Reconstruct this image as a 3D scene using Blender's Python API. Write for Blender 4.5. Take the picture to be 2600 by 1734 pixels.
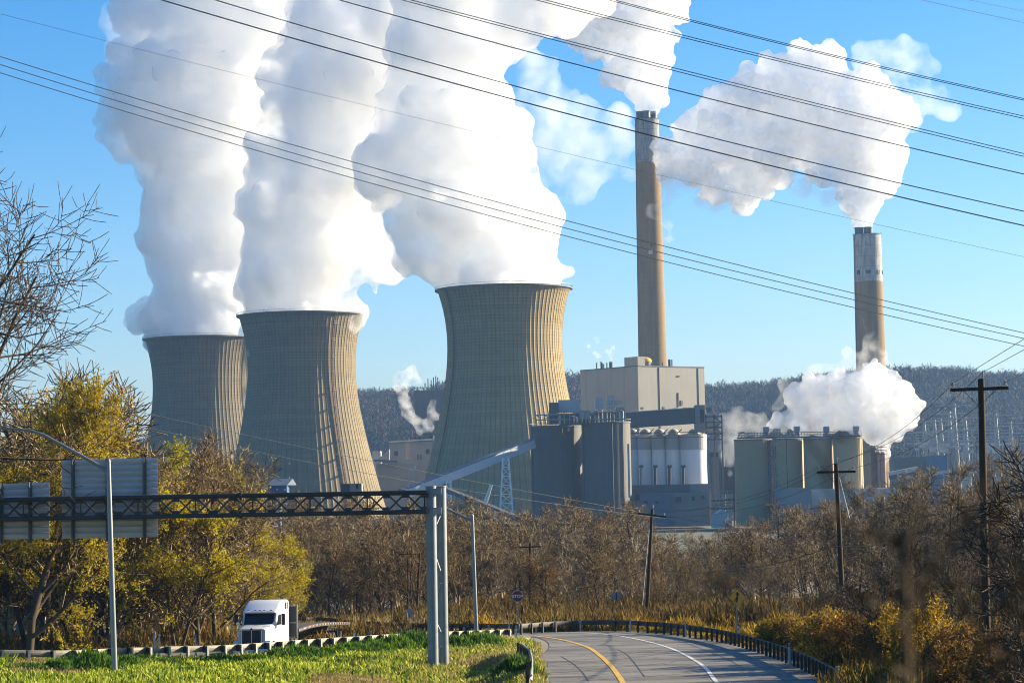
import bpy, bmesh, math, random
import numpy as np
from mathutils import Vector, Matrix, Euler
for o in list(bpy.data.objects):
    bpy.data.objects.remove(o, do_unlink=True)
S = bpy.context.scene
C = S.collection
rnd = random.Random(7)
# ------------------------------------------------------------------ camera
FPX = 6016.0                      # focal length in pixels of the 2600 x 1734 photograph
PITCH, ROLL = math.radians(3.55), math.radians(1.15)
CAM = Vector((0, 0, 11.0))
fw = Vector((0, math.cos(PITCH), math.sin(PITCH)))
r0 = Vector((1, 0, 0)); u0 = Vector((0, -math.sin(PITCH), math.cos(PITCH)))
RT = r0 * math.cos(ROLL) - u0 * math.sin(ROLL)
UP = r0 * math.sin(ROLL) + u0 * math.cos(ROLL)
cam = bpy.data.cameras.new('camera')
camo = bpy.data.objects.new('camera', cam); C.objects.link(camo)
camo.matrix_world = Matrix(((RT.x, UP.x, -fw.x, CAM.x), (RT.y, UP.y, -fw.y, CAM.y), (RT.z, UP.z, -fw.z, CAM.z), (0, 0, 0, 1)))
cam.sensor_width = 36; cam.lens = 36 * FPX / 2600
cam.clip_start = 0.5; cam.clip_end = 20000
S.camera = camo
cam.dof.use_dof = True; cam.dof.focus_distance = 220; cam.dof.aperture_fstop = 4.0
# ------------------------------------------------------------------ sky, sun, exposure
SUN_EL, SUN_AZ = math.radians(19), math.radians(68)     # azimuth from +Y towards +X
w = bpy.data.worlds.new('World'); S.world = w; w.use_nodes = True
nt = w.node_tree; nt.nodes.clear()
sky = nt.nodes.new('ShaderNodeTexSky'); sky.sky_type = 'NISHITA'; sky.sun_disc = False
sky.sun_elevation = SUN_EL; sky.sun_rotation = SUN_AZ
sky.altitude = 0; sky.air_density = 1.0; sky.dust_density = 0.8; sky.ozone_density = 3.0
hs = nt.nodes.new('ShaderNodeHueSaturation'); hs.inputs['Saturation'].default_value = 1.42
bg = nt.nodes.new('ShaderNodeBackground'); bg.inputs['Strength'].default_value = 0.05
wo = nt.nodes.new('ShaderNodeOutputWorld')
wb = nt.nodes.new('ShaderNodeMix'); wb.data_type = 'RGBA'; wb.blend_type = 'MULTIPLY'; wb.inputs[0].default_value = 1; wb.inputs[7].default_value = (1.04, 1.085, 1.22, 1)   # white balance of the photograph
nt.links.new(sky.outputs[0], wb.inputs[6]); nt.links.new(wb.outputs[2], hs.inputs['Color']); nt.links.new(hs.outputs[0], bg.inputs['Color']); nt.links.new(bg.outputs[0], wo.inputs[0])
sl = bpy.data.lights.new('sun', 'SUN'); sl.energy = 5.0; sl.angle = math.radians(0.5); sl.color = (1.0, 0.86, 0.61)
so = bpy.data.objects.new('sun', sl); C.objects.link(so)
sdir = Vector((math.sin(SUN_AZ) * math.cos(SUN_EL), math.cos(SUN_AZ) * math.cos(SUN_EL), math.sin(SUN_EL)))
so.rotation_euler = (-sdir).to_track_quat('-Z', 'Y').to_euler()
so.location = (100, -50, 300)
S.view_settings.view_transform = 'Standard'; S.view_settings.look = 'None'
S.view_settings.exposure = 1.68; S.view_settings.gamma = 1.0
S.view_settings.use_curve_mapping = False
cy = S.cycles
cy.max_bounces = 20; cy.diffuse_bounces = 2; cy.glossy_bounces = 2; cy.transmission_bounces = 2
cy.volume_bounces = 18; cy.transparent_max_bounces = 32
cy.use_denoising = True; cy.filter_width = 1.0; cy.volume_step_rate = 0.25; cy.volume_max_steps = 256; cy.caustics_reflective = False; cy.caustics_refractive = False
# ------------------------------------------------------------------ geometry helpers
def ray(px, py):
    return fw + RT * ((px - 1300) / FPX) - UP * ((py - 867) / FPX)
def P(px, py, Y):                 # the point seen at photo pixel px, py at depth Y
    d = ray(px, py); return CAM + d * (Y / d.y)
def G(px, py, z=0.0):             # the point seen at photo pixel px, py on the level z
    d = ray(px, py); return CAM + d * ((z - CAM.z) / d.z)
def proj(p):
    q = Vector(p) - CAM; k = q.dot(fw)
    return 1300 + FPX * q.dot(RT) / k, 867 - FPX * q.dot(UP) / k
def V(*a): return Vector(a)

class MB:
    def __init__(s): s.v = []; s.f = []; s.sm = False
    def add(s, vs, fs):
        n = len(s.v); s.v.extend([tuple(v) for v in vs]); s.f.extend([tuple(i + n for i in f) for f in fs]); return s
    def box(s, c, size, rz=0.0, M=None):
        hx, hy, hz = size[0] / 2, size[1] / 2, size[2] / 2
        vs = [Vector((x, y, z)) for x in (-hx, hx) for y in (-hy, hy) for z in (-hz, hz)]
        R = M if M is not None else Matrix.Rotation(rz, 3, 'Z')
        c = Vector(c)
        return s.add([R @ v + c for v in vs], [(0, 1, 3, 2), (4, 6, 7, 5), (0, 4, 5, 1), (2, 3, 7, 6), (0, 2, 6, 4), (1, 5, 7, 3)])
    def bar(s, a, b, w, h=None):          # a box between two points, w wide and h high
        a, b = Vector(a), Vector(b); d = b - a; L = d.length
        if L < 1e-6: return s
        h = w if h is None else h
        y = d.normalized(); x = y.cross(Vector((0, 0, 1)))
        if x.length < 1e-3: x = Vector((1, 0, 0))
        x.normalize(); z = x.cross(y)
        M = Matrix((x, y, z)).transposed()
        return s.box((a + b) / 2, (w, L, h), M=M)
    def tube(s, pts, r, n=8, cap=True):
        pts = [Vector(p) for p in pts]; rr = r if isinstance(r, (list, tuple)) else [r] * len(pts)
        vs = []; fs = []; prev = None
        for i, p in enumerate(pts):
            d = (pts[min(i + 1, len(pts) - 1)] - pts[max(i - 1, 0)]).normalized()
            if prev is None:
                x = d.cross(Vector((0, 0, 1)))
                if x.length < 1e-3: x = Vector((1, 0, 0))
            else: x = prev - d * prev.dot(d)
            x.normalize(); prev = x; y = d.cross(x)
            for k in range(n):
                a = 2 * math.pi * k / n
                vs.append(p + (x * math.cos(a) + y * math.sin(a)) * rr[i])
        for i in range(len(pts) - 1):
            for k in range(n):
                a = i * n + k; b = i * n + (k + 1) % n
                fs.append((a, b, b + n, a + n))
        if cap and n > 2:
            fs.append(tuple(range(n))[::-1]); fs.append(tuple(range((len(pts) - 1) * n, len(pts) * n)))
        return s.add(vs, fs)
    def lathe(s, prof, c=(0, 0, 0), n=32, cap=False):     # prof: (radius, z)
        c = Vector(c); vs = []; fs = []
        for r, z in prof:
            for k in range(n):
                a = 2 * math.pi * k / n; vs.append(c + Vector((r * math.cos(a), r * math.sin(a), z)))
        for i in range(len(prof) - 1):
            for k in range(n):
                a = i * n + k; b = i * n + (k + 1) % n; fs.append((a, b, b + n, a + n))
        if cap: fs.append(tuple(range(n))[::-1]); fs.append(tuple(range((len(prof) - 1) * n, len(prof) * n)))
        return s.add(vs, fs)
    def prism(s, poly, d):                # polygon of 3-D points pushed along d
        n = len(poly); poly = [Vector(p) for p in poly]; d = Vector(d)
        fs = [tuple(range(n))[::-1], tuple(range(n, 2 * n))] + [(i, (i + 1) % n, (i + 1) % n + n, i + n) for i in range(n)]
        return s.add(poly + [p + d for p in poly], fs)
    def build(s, name, m, parent=None, smooth=False, bevel=0.0):
        off = parent_loc(parent)
        me = bpy.data.meshes.new(name)
        me.from_pydata([(v[0] - off.x, v[1] - off.y, v[2] - off.z) for v in s.v], [], s.f)
        return link(name, me, m, parent, smooth, bevel)

def parent_loc(p):
    l = Vector((0, 0, 0))
    while p is not None: l += p.location; p = p.parent
    return l
def link(name, me, m, parent=None, smooth=False, bevel=0.0, fix=True):
    if fix:
        bm = bmesh.new(); bm.from_mesh(me); bmesh.ops.recalc_face_normals(bm, faces=bm.faces); bm.to_mesh(me); bm.free()
    o = bpy.data.objects.new(name, me); C.objects.link(o)
    if m: me.materials.append(m)
    if smooth:
        me.polygons.foreach_set('use_smooth', [True] * len(me.polygons))
        try: me.set_sharp_from_angle(angle=math.radians(40))
        except Exception: pass
    if bevel:
        b = o.modifiers.new('bevel', 'BEVEL'); b.width = bevel; b.segments = 2; b.limit_method = 'ANGLE'
    if parent: o.parent = parent
    return o
def npmesh(name, v, f):                   # big meshes from numpy arrays, all faces with k corners
    me = bpy.data.meshes.new(name); v = np.asarray(v, dtype=np.float32); f = np.asarray(f, dtype=np.int32)
    k = f.shape[1]
    me.vertices.add(len(v)); me.vertices.foreach_set('co', v.ravel())
    me.loops.add(f.size); me.loops.foreach_set('vertex_index', f.ravel())
    me.polygons.add(len(f)); me.polygons.foreach_set('loop_start', np.arange(0, f.size, k, dtype=np.int32))
    me.update(calc_edges=True); me.validate(); return me
def tag(o, label=None, cat=None, group=None, kind=None):
    if label: o['label'] = label
    if cat: o['category'] = cat
    if group: o['group'] = group
    if kind: o['kind'] = kind
    return o
def thing(name, label, cat, loc, group=None):
    o = bpy.data.objects.new(name, None); C.objects.link(o); o.location = loc
    return tag(o, label, cat, group)
def copy_tree(o, parent=None):
    c = o.copy(); C.objects.link(c)
    if parent: c.parent = parent
    for ch in list(o.children): copy_tree(ch, c)
    return c
# ------------------------------------------------------------------ materials
class N:
    def __init__(s, m): s.m = m; s.t = m.node_tree
    def new(s, t, **kw):
        n = s.t.nodes.new(t)
        for k, v in kw.items(): setattr(n, k, v)
        return n
    def ln(s, a, b): s.t.links.new(a, b)
    def math(s, op, a, b=None, c=None):
        n = s.new('ShaderNodeMath', operation=op)
        for i, x in enumerate((a, b, c)):
            if x is None: continue
            if isinstance(x, (int, float)): n.inputs[i].default_value = x
            else: s.ln(x, n.inputs[i])
        return n.outputs[0]
    def mix(s, f, a, b, mode='MIX'):
        n = s.new('ShaderNodeMix', data_type='RGBA', blend_type=mode)
        for i, x in ((0, f), (6, a), (7, b)):
            if isinstance(x, (int, float)): n.inputs[i].default_value = x
            elif isinstance(x, tuple): n.inputs[i].default_value = (*x, 1)
            else: s.ln(x, n.inputs[i])
        return n.outputs[2]
    def noise(s, vec, scale, detail=4, rough=0.6):
        n = s.new('ShaderNodeTexNoise'); n.inputs['Scale'].default_value = scale; n.inputs['Detail'].default_value = detail
        n.inputs['Roughness'].default_value = rough; s.ln(vec, n.inputs['Vector']); return n.outputs['Fac']
    def ramp(s, f, lo, hi):
        n = s.new('ShaderNodeMapRange'); n.clamp = True; s.ln(f, n.inputs[0]); n.inputs[1].default_value = lo; n.inputs[2].default_value = hi
        return n.outputs[0]
    def coord(s, kind='Object', scale=(1, 1, 1)):
        tc = s.new('ShaderNodeTexCoord'); mp = s.new('ShaderNodeMapping'); mp.inputs['Scale'].default_value = scale
        s.ln(tc.outputs[kind], mp.inputs[0]); return mp.outputs[0]
def newmat(name):
    m = bpy.data.materials.new(name); m.use_nodes = True; n = N(m)
    b = m.node_tree.nodes['Principled BSDF']; b.inputs['Roughness'].default_value = 0.8
    return m, n, b
def lin(c): return tuple(((x / 255) / 12.92 if x / 255 <= 0.04045 else (((x / 255) + 0.055) / 1.055) ** 2.4) for x in c)
_M = {}
def mat(name, col, rough=0.8, metal=0.0, var=0.25, scale=1.0, stretch=(1, 1, 1), col2=None, bump=0.0, spec=None):
    """plain surface colour broken up by noise: col to col2 (default a darker col)"""
    if name in _M: return _M[name]
    m, n, b = newmat(name)
    c2 = col2 or tuple(x * (1 - var) for x in col)
    vec = n.coord(scale=stretch)
    f1 = n.noise(vec, scale, 6); f2 = n.noise(vec, scale * 0.13, 3)
    f = n.ramp(n.math('ADD', n.math('MULTIPLY', f1, 0.6), n.math('MULTIPLY', f2, 0.4)), 0.36, 0.64)
    n.ln(n.mix(f, col, c2), b.inputs['Base Color'])
    b.inputs['Roughness'].default_value = rough; b.inputs['Metallic'].default_value = metal
    if spec is not None: b.inputs['Specular IOR Level'].default_value = spec
    if bump:
        bn = n.new('ShaderNodeBump'); bn.inputs['Strength'].default_value = 0.5; bn.inputs['Distance'].default_value = bump
        n.ln(f1, bn.inputs['Height']); n.ln(bn.outputs[0], b.inputs['Normal'])
    _M[name] = m; return m
# ------------------------------------------------------------------ cooling towers
def tower_mat(name, base, dark, seed):
    m, n, b = newmat(name)
    tc = n.new('ShaderNodeTexCoord'); sp = n.new('ShaderNodeSeparateXYZ'); n.ln(tc.outputs['Object'], sp.inputs[0])
    ang = n.math('ARCTAN2', sp.outputs[1], sp.outputs[0])
    fr = n.math('FRACT', n.math('ADD', n.math('MULTIPLY', ang, NRIB / (2 * math.pi)), 0.5))
    rib = n.math('LESS_THAN', n.math('ABSOLUTE', n.math('SUBTRACT', fr, 0.5)), 0.075)
    zf = n.math('FRACT', n.math('DIVIDE', sp.outputs[2], 1.75))
    hl = n.math('LESS_THAN', zf, 0.14)
    hl = n.math('MULTIPLY', hl, n.ramp(sp.outputs[2], 30, 75))     # the form joints are grimiest high up
    lines = n.math('MAXIMUM', n.math('MULTIPLY', rib, 0.42), n.math('MULTIPLY', hl, 0.42))
    vec = n.coord(scale=(0.02, 0.02, 0.16)); vec2 = n.coord(scale=(0.25, 0.25, 0.02))
    bands = n.ramp(n.noise(vec, 1.0 + seed * 0.13, 5), 0.35, 0.65)
    streak = n.ramp(n.noise(vec2, 1.0 + seed * 0.1, 4), 0.4, 0.7)
    c = n.mix(bands, base, tuple(x * y for x, y in zip(base, (0.84, 0.80, 0.74))))
    c = n.mix(n.math('MULTIPLY', streak, 0.35), c, tuple(x * y for x, y in zip(base, (0.6, 0.52, 0.42))))
    pt = n.ramp(n.noise(n.coord(scale=(0.05, 0.05, 0.03)), 1.3 + seed * 0.2, 6, 0.7), 0.42, 0.68)
    c = n.mix(n.math('MULTIPLY', pt, 0.35), c, tuple(x * y for x, y in zip(base, (0.55, 0.56, 0.6))))
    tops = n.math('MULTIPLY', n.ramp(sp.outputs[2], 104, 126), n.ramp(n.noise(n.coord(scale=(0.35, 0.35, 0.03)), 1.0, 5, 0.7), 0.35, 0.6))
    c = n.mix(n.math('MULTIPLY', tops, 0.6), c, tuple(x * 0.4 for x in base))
    pb_ = n.ramp(n.noise(n.coord(scale=(0.008, 0.008, 0.45)), 1.0 + seed * 0.07, 2), 0.52, 0.66)
    c = n.mix(n.math('MULTIPLY', pb_, 0.3), c, (base[0] * 1.25, base[1] * 1.15, base[2] * 1.1))
    c = n.mix(lines, c, dark)
    n.ln(c, b.inputs['Base Color']); b.inputs['Roughness'].default_value = 0.9
    return m
NRIB = 84
PROF = [(0, 36.3), (13.4, 32.9), (22, 31.9), (30.5, 31.5), (39, 31.8), (47.5, 32.7), (56, 34.3), (73, 37.6), (90, 41.8), (105, 45.8), (118, 49.6), (126, 52)]
def tower_R(d):
    for (a, ra), (b, rb) in zip(PROF, PROF[1:]):
        if d <= b: return ra + (rb - ra) * (d - a) / (b - a)
    return PROF[-1][1]
def tower(label, px, py, Y, m, ladder_deg, rust):
    top = P(px, py, Y); H = 126.0; k = 1.0
    root = thing('cooling_tower', label, 'cooling tower', (top.x, top.y, top.z - H), 'cooling towers of the power plant')
    zb = 6.0
    # shell with raised ribs, outer and inner skin
    ds = np.concatenate([[0, 0.5, 1.0], np.linspace(2.5, H - zb, 62)])
    # smooth the profile with a spline
    pd = np.array([p[0] for p in PROF]); pr = np.array([p[1] for p in PROF])
    co = np.polyfit(pd, pr, 5)
    R = np.polyval(co, ds); R[:2] += 0.7
    per = 6; nn = NRIB * per
    th = np.arange(nn) * 2 * np.pi / nn
    ribp = np.where((np.arange(nn) % per == 0), 0.34, 0.0)
    off = np.zeros(nn)
    for k_ in range(NRIB):
        off[k_ * per] = 0.05
        off[(k_ * per - 1) % nn] = 0.0; off[(k_ * per + 1) % nn] = 0.0
    # rib: three closely spaced columns of vertices carry the ridge
    th2 = []
    rr = []
    for k_ in range(NRIB):
        a0 = 2 * np.pi * k_ / NRIB; w_ = 0.005
        for da, o_ in ((-w_ * 1.25, 0), (-w_, 0.10), (w_, 0.10), (w_ * 1.25, 0), (0.026, 0), (0.048, 0)):
            th2.append(a0 + da); rr.append(o_)
    th2 = np.array(th2); rr = np.array(rr); nn = len(th2)
    vs = []
    for d, r in zip(ds, R):
        for a, o_ in zip(th2, rr):
            q = r + (o_ if d > 1.0 else 0.0); vs.append((q * math.cos(a), q * math.sin(a), H - d))
    nr = len(ds); f = []
    for i in range(nr - 1):
        for j in range(nn):
            a = i * nn + j; b_ = i * nn + (j + 1) % nn; f.append((a, a + nn, b_ + nn, b_))
    n0 = len(vs)                                    # inner skin
    for d, r in zip(ds[::4], R[::4]):
        for a in th2: vs.append(((r - 0.9) * math.cos(a), (r - 0.9) * math.sin(a), H - d))
    for i in range(len(ds[::4]) - 1):
        for j in range(nn):
            a = n0 + i * nn + j; b_ = n0 + i * nn + (j + 1) % nn; f.append((a, b_, b_ + nn, a + nn))
    for j in range(nn): f.append((j, (j + 1) % nn, n0 + (j + 1) % nn, n0 + j))
    me = npmesh('shell', vs, f); me.materials.append(m)
    o = bpy.data.objects.new('shell', me); C.objects.link(o); o.parent = root
    L = root.location
    rt = MB(); r = R[0]
    rt.lathe([(r - 1.6, H + 0.02), (r + 1.0, H + 0.02), (r + 1.0, H + 0.75), (r - 1.6, H + 0.75), (r - 1.6, H + 0.02)], L, 96)
    rt.build('rim', M_rim, root)
    ral = MB()
    for k_ in range(96):
        a = 2 * math.pi * k_ / 96; q = L + V((r + 0.8) * math.cos(a), (r + 0.8) * math.sin(a), H + 0.75)
        ral.bar(q, q + V(0, 0, 1.15), 0.12)
    ral.lathe([(r + 0.75, H + 1.85), (r + 0.9, H + 1.85), (r + 0.9, H + 2.0), (r + 0.75, H + 2.0), (r + 0.75, H + 1.85)], L, 96)
    ral.build('railing', M_galv, root)
    # slanting columns that carry the shell
    for_ = MB(); rb = R[-1]
    for k_ in range(48):
        for sg in (-1, 1):
            a = 2 * math.pi * k_ / 48; b_ = a + sg * 2 * math.pi / 96
            for_.bar(L + V((rb + 2) * math.cos(b_), (rb + 2) * math.sin(b_), 0), L + V((rb - 0.3) * math.cos(a), (rb - 0.3) * math.sin(a), zb + 0.3), 0.9)
    for_.build('shell_support', M_conc_dark, root)
    # ladder
    lad = MB(); a = math.radians(-90 + ladder_deg); pts = []
    ca, sa = math.cos(a), math.sin(a)
    tx, ty = -sa, ca
    for d, r in list(zip(ds, R))[1:]:
        pts.append((r + 0.9, H - d))
    w_ = 0.4 if rust else 0.35
    for sg in (-1, 1):
        for (r1, z1), (r2, z2) in zip(pts, pts[1:]):
            lad.bar(L + V(r1 * ca + sg * w_ * tx, r1 * sa + sg * w_ * ty, z1), L + V(r2 * ca + sg * w_ * tx, r2 * sa + sg * w_ * ty, z2), 0.4 if rust else 0.25)
    for i, ((r1, z1), (r2, z2)) in enumerate(zip(pts, pts[1:])):
        for t in (0, 0.5):
            rq, zq = r1 + (r2 - r1) * t, z1 + (z2 - z1) * t
            lad.bar(L + V(rq * ca - w_ * tx, rq * sa - w_ * ty, zq), L + V(rq * ca + w_ * tx, rq * sa + w_ * ty, zq), 0.2)
    lad.build('ladder', M_rust if rust else M_steel_dark, root)
    if rust:
        for i in range(4, len(pts) - 2, 5):
            pf = MB(); rq, zq = pts[i]
            cpt = L + V((rq + 0.9) * ca, (rq + 0.9) * sa, zq)
            pf.box(cpt, (2.0, 2.6, 0.25), rz=a)
            for q in (-1.2, 1.2): pf.bar(cpt + V(q * tx + 0.9 * ca, q * ty + 0.9 * sa, 0), cpt + V(q * tx + 0.9 * ca, q * ty + 0.9 * sa, 1.2), 0.12)
            pf.bar(cpt + V(-1.2 * tx + 0.9 * ca, -1.2 * ty + 0.9 * sa, 1.2), cpt + V(1.2 * tx + 0.9 * ca, 1.2 * ty + 0.9 * sa, 1.2), 0.14)
            pf.build('ladder_platform', M_galv, root)
    return root
M_rim = mat('rim_concrete', (0.154, 0.161, 0.161), var=0.3, scale=0.3)
M_galv = mat('galvanised_steel', (0.294, 0.308, 0.322), rough=0.45, metal=0.6, var=0.25, scale=2)
M_conc_dark = mat('column_concrete', (0.22, 0.21, 0.19), scale=0.2)  # dull grey of the slanting columns under the shell
M_rust = mat('rusty_steel', (0.16, 0.085, 0.05), rough=0.85, var=0.5, scale=0.4)
M_steel_dark = mat('dark_steel', (0.05, 0.05, 0.055), rough=0.6, var=0.3, scale=1)
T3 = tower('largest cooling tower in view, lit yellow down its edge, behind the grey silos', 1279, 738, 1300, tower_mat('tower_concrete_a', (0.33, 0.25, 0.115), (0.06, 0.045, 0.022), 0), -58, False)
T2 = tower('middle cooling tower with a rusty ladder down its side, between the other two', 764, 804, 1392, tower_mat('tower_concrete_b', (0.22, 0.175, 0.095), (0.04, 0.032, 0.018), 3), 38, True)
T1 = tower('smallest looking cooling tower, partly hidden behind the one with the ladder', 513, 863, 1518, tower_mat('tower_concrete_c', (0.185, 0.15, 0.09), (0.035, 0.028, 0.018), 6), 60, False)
# ------------------------------------------------------------------ steam: closed billowing bodies filled with an even, bright volume
def steam_mat(name, dens, fac, aniso=0.35, cell=0.0, thr=(0.38, 0.56)):
    """cell: size in m of the billows that the density follows (0: even density)"""
    m = bpy.data.materials.new(name); m.use_nodes = True; n = N(m); t = m.node_tree; t.nodes.clear()
    out = n.new('ShaderNodeOutputMaterial'); vs = n.new('ShaderNodeVolumeScatter')
    vs.inputs['Color'].default_value = (0.997, 0.998, 1.0, 1); vs.inputs['Density'].default_value = dens; vs.inputs['Anisotropy'].default_value = aniso
    if cell:
        g = n.new('ShaderNodeNewGeometry'); mp = n.new('ShaderNodeMapping'); mp.inputs['Scale'].default_value = (1 / cell,) * 3; n.ln(g.outputs['Position'], mp.inputs[0])
        f = n.noise(mp.outputs[0], 1.0, 5, 0.6); n.ln(n.math('MULTIPLY', n.ramp(f, *thr), dens), vs.inputs['Density'])
    n.ln(vs.outputs[0], out.inputs['Volume'])
    if fac:
        tr = n.new('ShaderNodeBsdfTransparent'); df = n.new('ShaderNodeBsdfDiffuse'); df.inputs['Color'].default_value = (0.97, 0.97, 0.98, 1)
        mx = n.new('ShaderNodeMixShader'); mx.inputs[0].default_value = fac
        n.ln(tr.outputs[0], mx.inputs[1]); n.ln(df.outputs[0], mx.inputs[2]); n.ln(mx.outputs[0], out.inputs['Surface'])
    return m
def billow_mesh(blobs, Y, voxel, disp, r_, squash, ctr, buds=True):
    """balls with smaller balls budding on them, fused and pushed out into billows"""
    k = Y / FPX; bm = bmesh.new()
    for b in blobs:
        px, py, pr = b[:3]; dy = b[3] if len(b) > 3 else 0
        c = P(px, py, Y + dy); R = pr * k
        for q in range(1 + ((9 if R > 14 else 5) if buds else 0)):
            if q == 0: cc, rr = c, R * 0.93
            else:
                d = Vector((r_.gauss(0, 1), r_.gauss(0, 0.7), r_.gauss(0, 1))).normalized()
                rr = R * r_.uniform(0.28, 0.5); cc = c + d * R * r_.uniform(0.62, 0.85)
            bmesh.ops.create_icosphere(bm, subdivisions=3, radius=rr, matrix=Matrix.Translation(cc - ctr) @ Matrix.Diagonal((1, squash, 1, 1)))
    me = bpy.data.meshes.new('billow'); bm.to_mesh(me); bm.free()
    o = bpy.data.objects.new('billow', me); C.objects.link(o); o.location = ctr
    rm = o.modifiers.new('remesh', 'REMESH'); rm.mode = 'VOXEL'; rm.voxel_size = voxel; rm.use_smooth_shade = True
    sm = o.modifiers.new('smooth', 'SMOOTH'); sm.iterations = 4
    for i, (cell, st) in enumerate(disp):
        tx = bpy.data.textures.new('billow', 'VORONOI'); tx.noise_scale = cell; tx.noise_intensity = 1.0
        d = o.modifiers.new('billow', 'DISPLACE'); d.texture = tx; d.texture_coords = 'GLOBAL'; d.strength = -st; d.mid_level = 0.5
    tx = bpy.data.textures.new('ragged', 'CLOUDS'); tx.noise_scale = disp[-1][0] * 1.7; tx.noise_depth = 4
    d = o.modifiers.new('ragged', 'DISPLACE'); d.texture = tx; d.texture_coords = 'GLOBAL'; d.strength = disp[-1][1] * 1.6; d.mid_level = 0.5
    dg = bpy.context.evaluated_depsgraph_get(); dg.update()
    m2 = bpy.data.meshes.new_from_object(o.evaluated_get(dg)); bpy.data.objects.remove(o); return m2
def plume(label, cat, Y, blobs, m, voxel, disp, seed=0, name='steam_plume', squash=0.8, stem=None):
    """blobs: (photo x, photo y, radius in photo px, depth offset in m); disp: (cell size, strength) pairs in m; stem: blobs kept smooth near the outlet"""
    r_ = random.Random(seed); ctr = c0(blobs, Y)
    ms = [billow_mesh(blobs, Y, voxel, disp, r_, squash, ctr)]
    if stem: ms.append(billow_mesh(stem, Y, min(voxel, 1.4), [(6, 1.2), (2.6, 0.6)], r_, 1.0, ctr, False))
    bm = bmesh.new()
    for q in ms: bm.from_mesh(q)
    me = bpy.data.meshes.new(name); bm.to_mesh(me); bm.free()
    o = bpy.data.objects.new(name, me); C.objects.link(o); o.location = ctr
    rm = o.modifiers.new('clean', 'REMESH'); rm.mode = 'VOXEL'; rm.voxel_size = voxel * 0.8; rm.use_smooth_shade = True
    dg = bpy.context.evaluated_depsgraph_get(); dg.update(); m2 = bpy.data.meshes.new_from_object(o.evaluated_get(dg))
    o.modifiers.clear(); o.data = m2; m2.materials.clear(); m2.materials.append(m)
    for q in ms + [me]: bpy.data.meshes.remove(q)
    tag(o, label, cat); return o
def c0(blobs, Y): return P(blobs[0][0], blobs[0][1], Y)
M_st_soft = steam_mat('soft_steam', 0.12, 0.19, cell=26, thr=(0.345, 0.50))
M_st_crisp = steam_mat('crisp_steam', 0.15, 0.28, aniso=0.5, cell=10, thr=(0.32, 0.46))
M_st_thin = steam_mat('thin_steam', 0.034, 0.008, cell=26, thr=(0.36, 0.62))
plume('broad white steam column rising from the smallest looking cooling tower, bulging over the sky', 'steam plume', 1518, [
    (500, 850, 130), (420, 800, 62), (360, 800, 45, -20), (470, 750, 115), (560, 760, 110), (460, 660, 105), (520, 620, 130), (470, 560, 110), (420, 520, 70), (520, 470, 130),
    (430, 400, 120), (350, 330, 110), (300, 260, 80), (260, 300, 45), (360, 230, 120), (450, 250, 150), (520, 330, 150), (400, 130, 110), (500, 120, 150), (620, 230, 150),
    (600, 60, 150), (450, 30, 90), (340, 50, 60), (640, 420, 120), (620, 560, 110), (700, 30, 140), (560, -60, 160)], M_st_soft, 2.1, [(40, 15), (16, 7.5), (7, 3.4), (3.6, 1.6)], 1, stem=[(x, 856, 38, d) for x, d in ((405, 0), (450, 20), (510, 25), (510, -25), (570, 20), (615, 0), (450, -20), (570, -20))] + [(510, 840, 95)])
plume('wide steam column leaning over from the cooling tower with the ladder', 'steam plume', 1392, [
    (760, 800, 135, 0), (680, 770, 60), (840, 760, 75), (700, 700, 95), (790, 690, 120), (680, 620, 75), (770, 600, 130), (870, 640, 90), (680, 520, 90), (650, 470, 55), (760, 500, 140),
    (860, 520, 120), (720, 400, 110), (820, 390, 150), (930, 440, 130), (820, 280, 150), (930, 320, 140), (900, 180, 160), (1010, 240, 140), (960, 60, 160), (1080, 100, 150), (1080, -20, 140), (850, 60, 140), (780, 160, 110), (940, 640, 85), (990, 700, 45), (900, 620, 70), (960, 660, 60), (1010, 690, 36), (950, 715, 30), (890, 690, 50), (870, 560, 90)], M_st_soft, 2.1, [(40, 15), (16, 7.5), (7, 3.4), (3.6, 1.6)], 2, stem=[(x, 796, 37, d) for x, d in ((650, 0), (700, 20), (764, 25), (764, -25), (820, 20), (866, 0), (700, -20), (820, -20))] + [(764, 780, 100), (700, 770, 60), (830, 770, 60)])
plume('dense bright steam column rising from the largest cooling tower in view', 'steam plume', 1300, [
    (1278, 745, 150, 0), (1180, 700, 70), (1370, 680, 78), (1260, 640, 130), (1130, 640, 90), (1070, 620, 70), (1340, 600, 90), (1180, 540, 130), (1040, 560, 80), (1290, 500, 100), (1100, 450, 140),
    (1220, 420, 130), (1000, 400, 110), (1160, 300, 150), (1280, 350, 70), (1060, 280, 130), (1180, 180, 120), (1240, 230, 70), (1100, 120, 140), (1240, 60, 110), (1130, -20, 150), (1340, 20, 90), (1420, 0, 80), (1310, 110, 50), (1500, -20, 70)], M_st_soft, 2.1, [(38, 14), (15, 7), (6.5, 3.2), (3.4, 1.5)], 3, stem=[(x, 730, 40, d) for x, d in ((1158, 0), (1210, 20), (1279, 25), (1279, -25), (1340, 20), (1390, 0), (1210, -20), (1340, -20))] + [(1279, 715, 110), (1210, 705, 70), (1350, 700, 75)])
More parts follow.
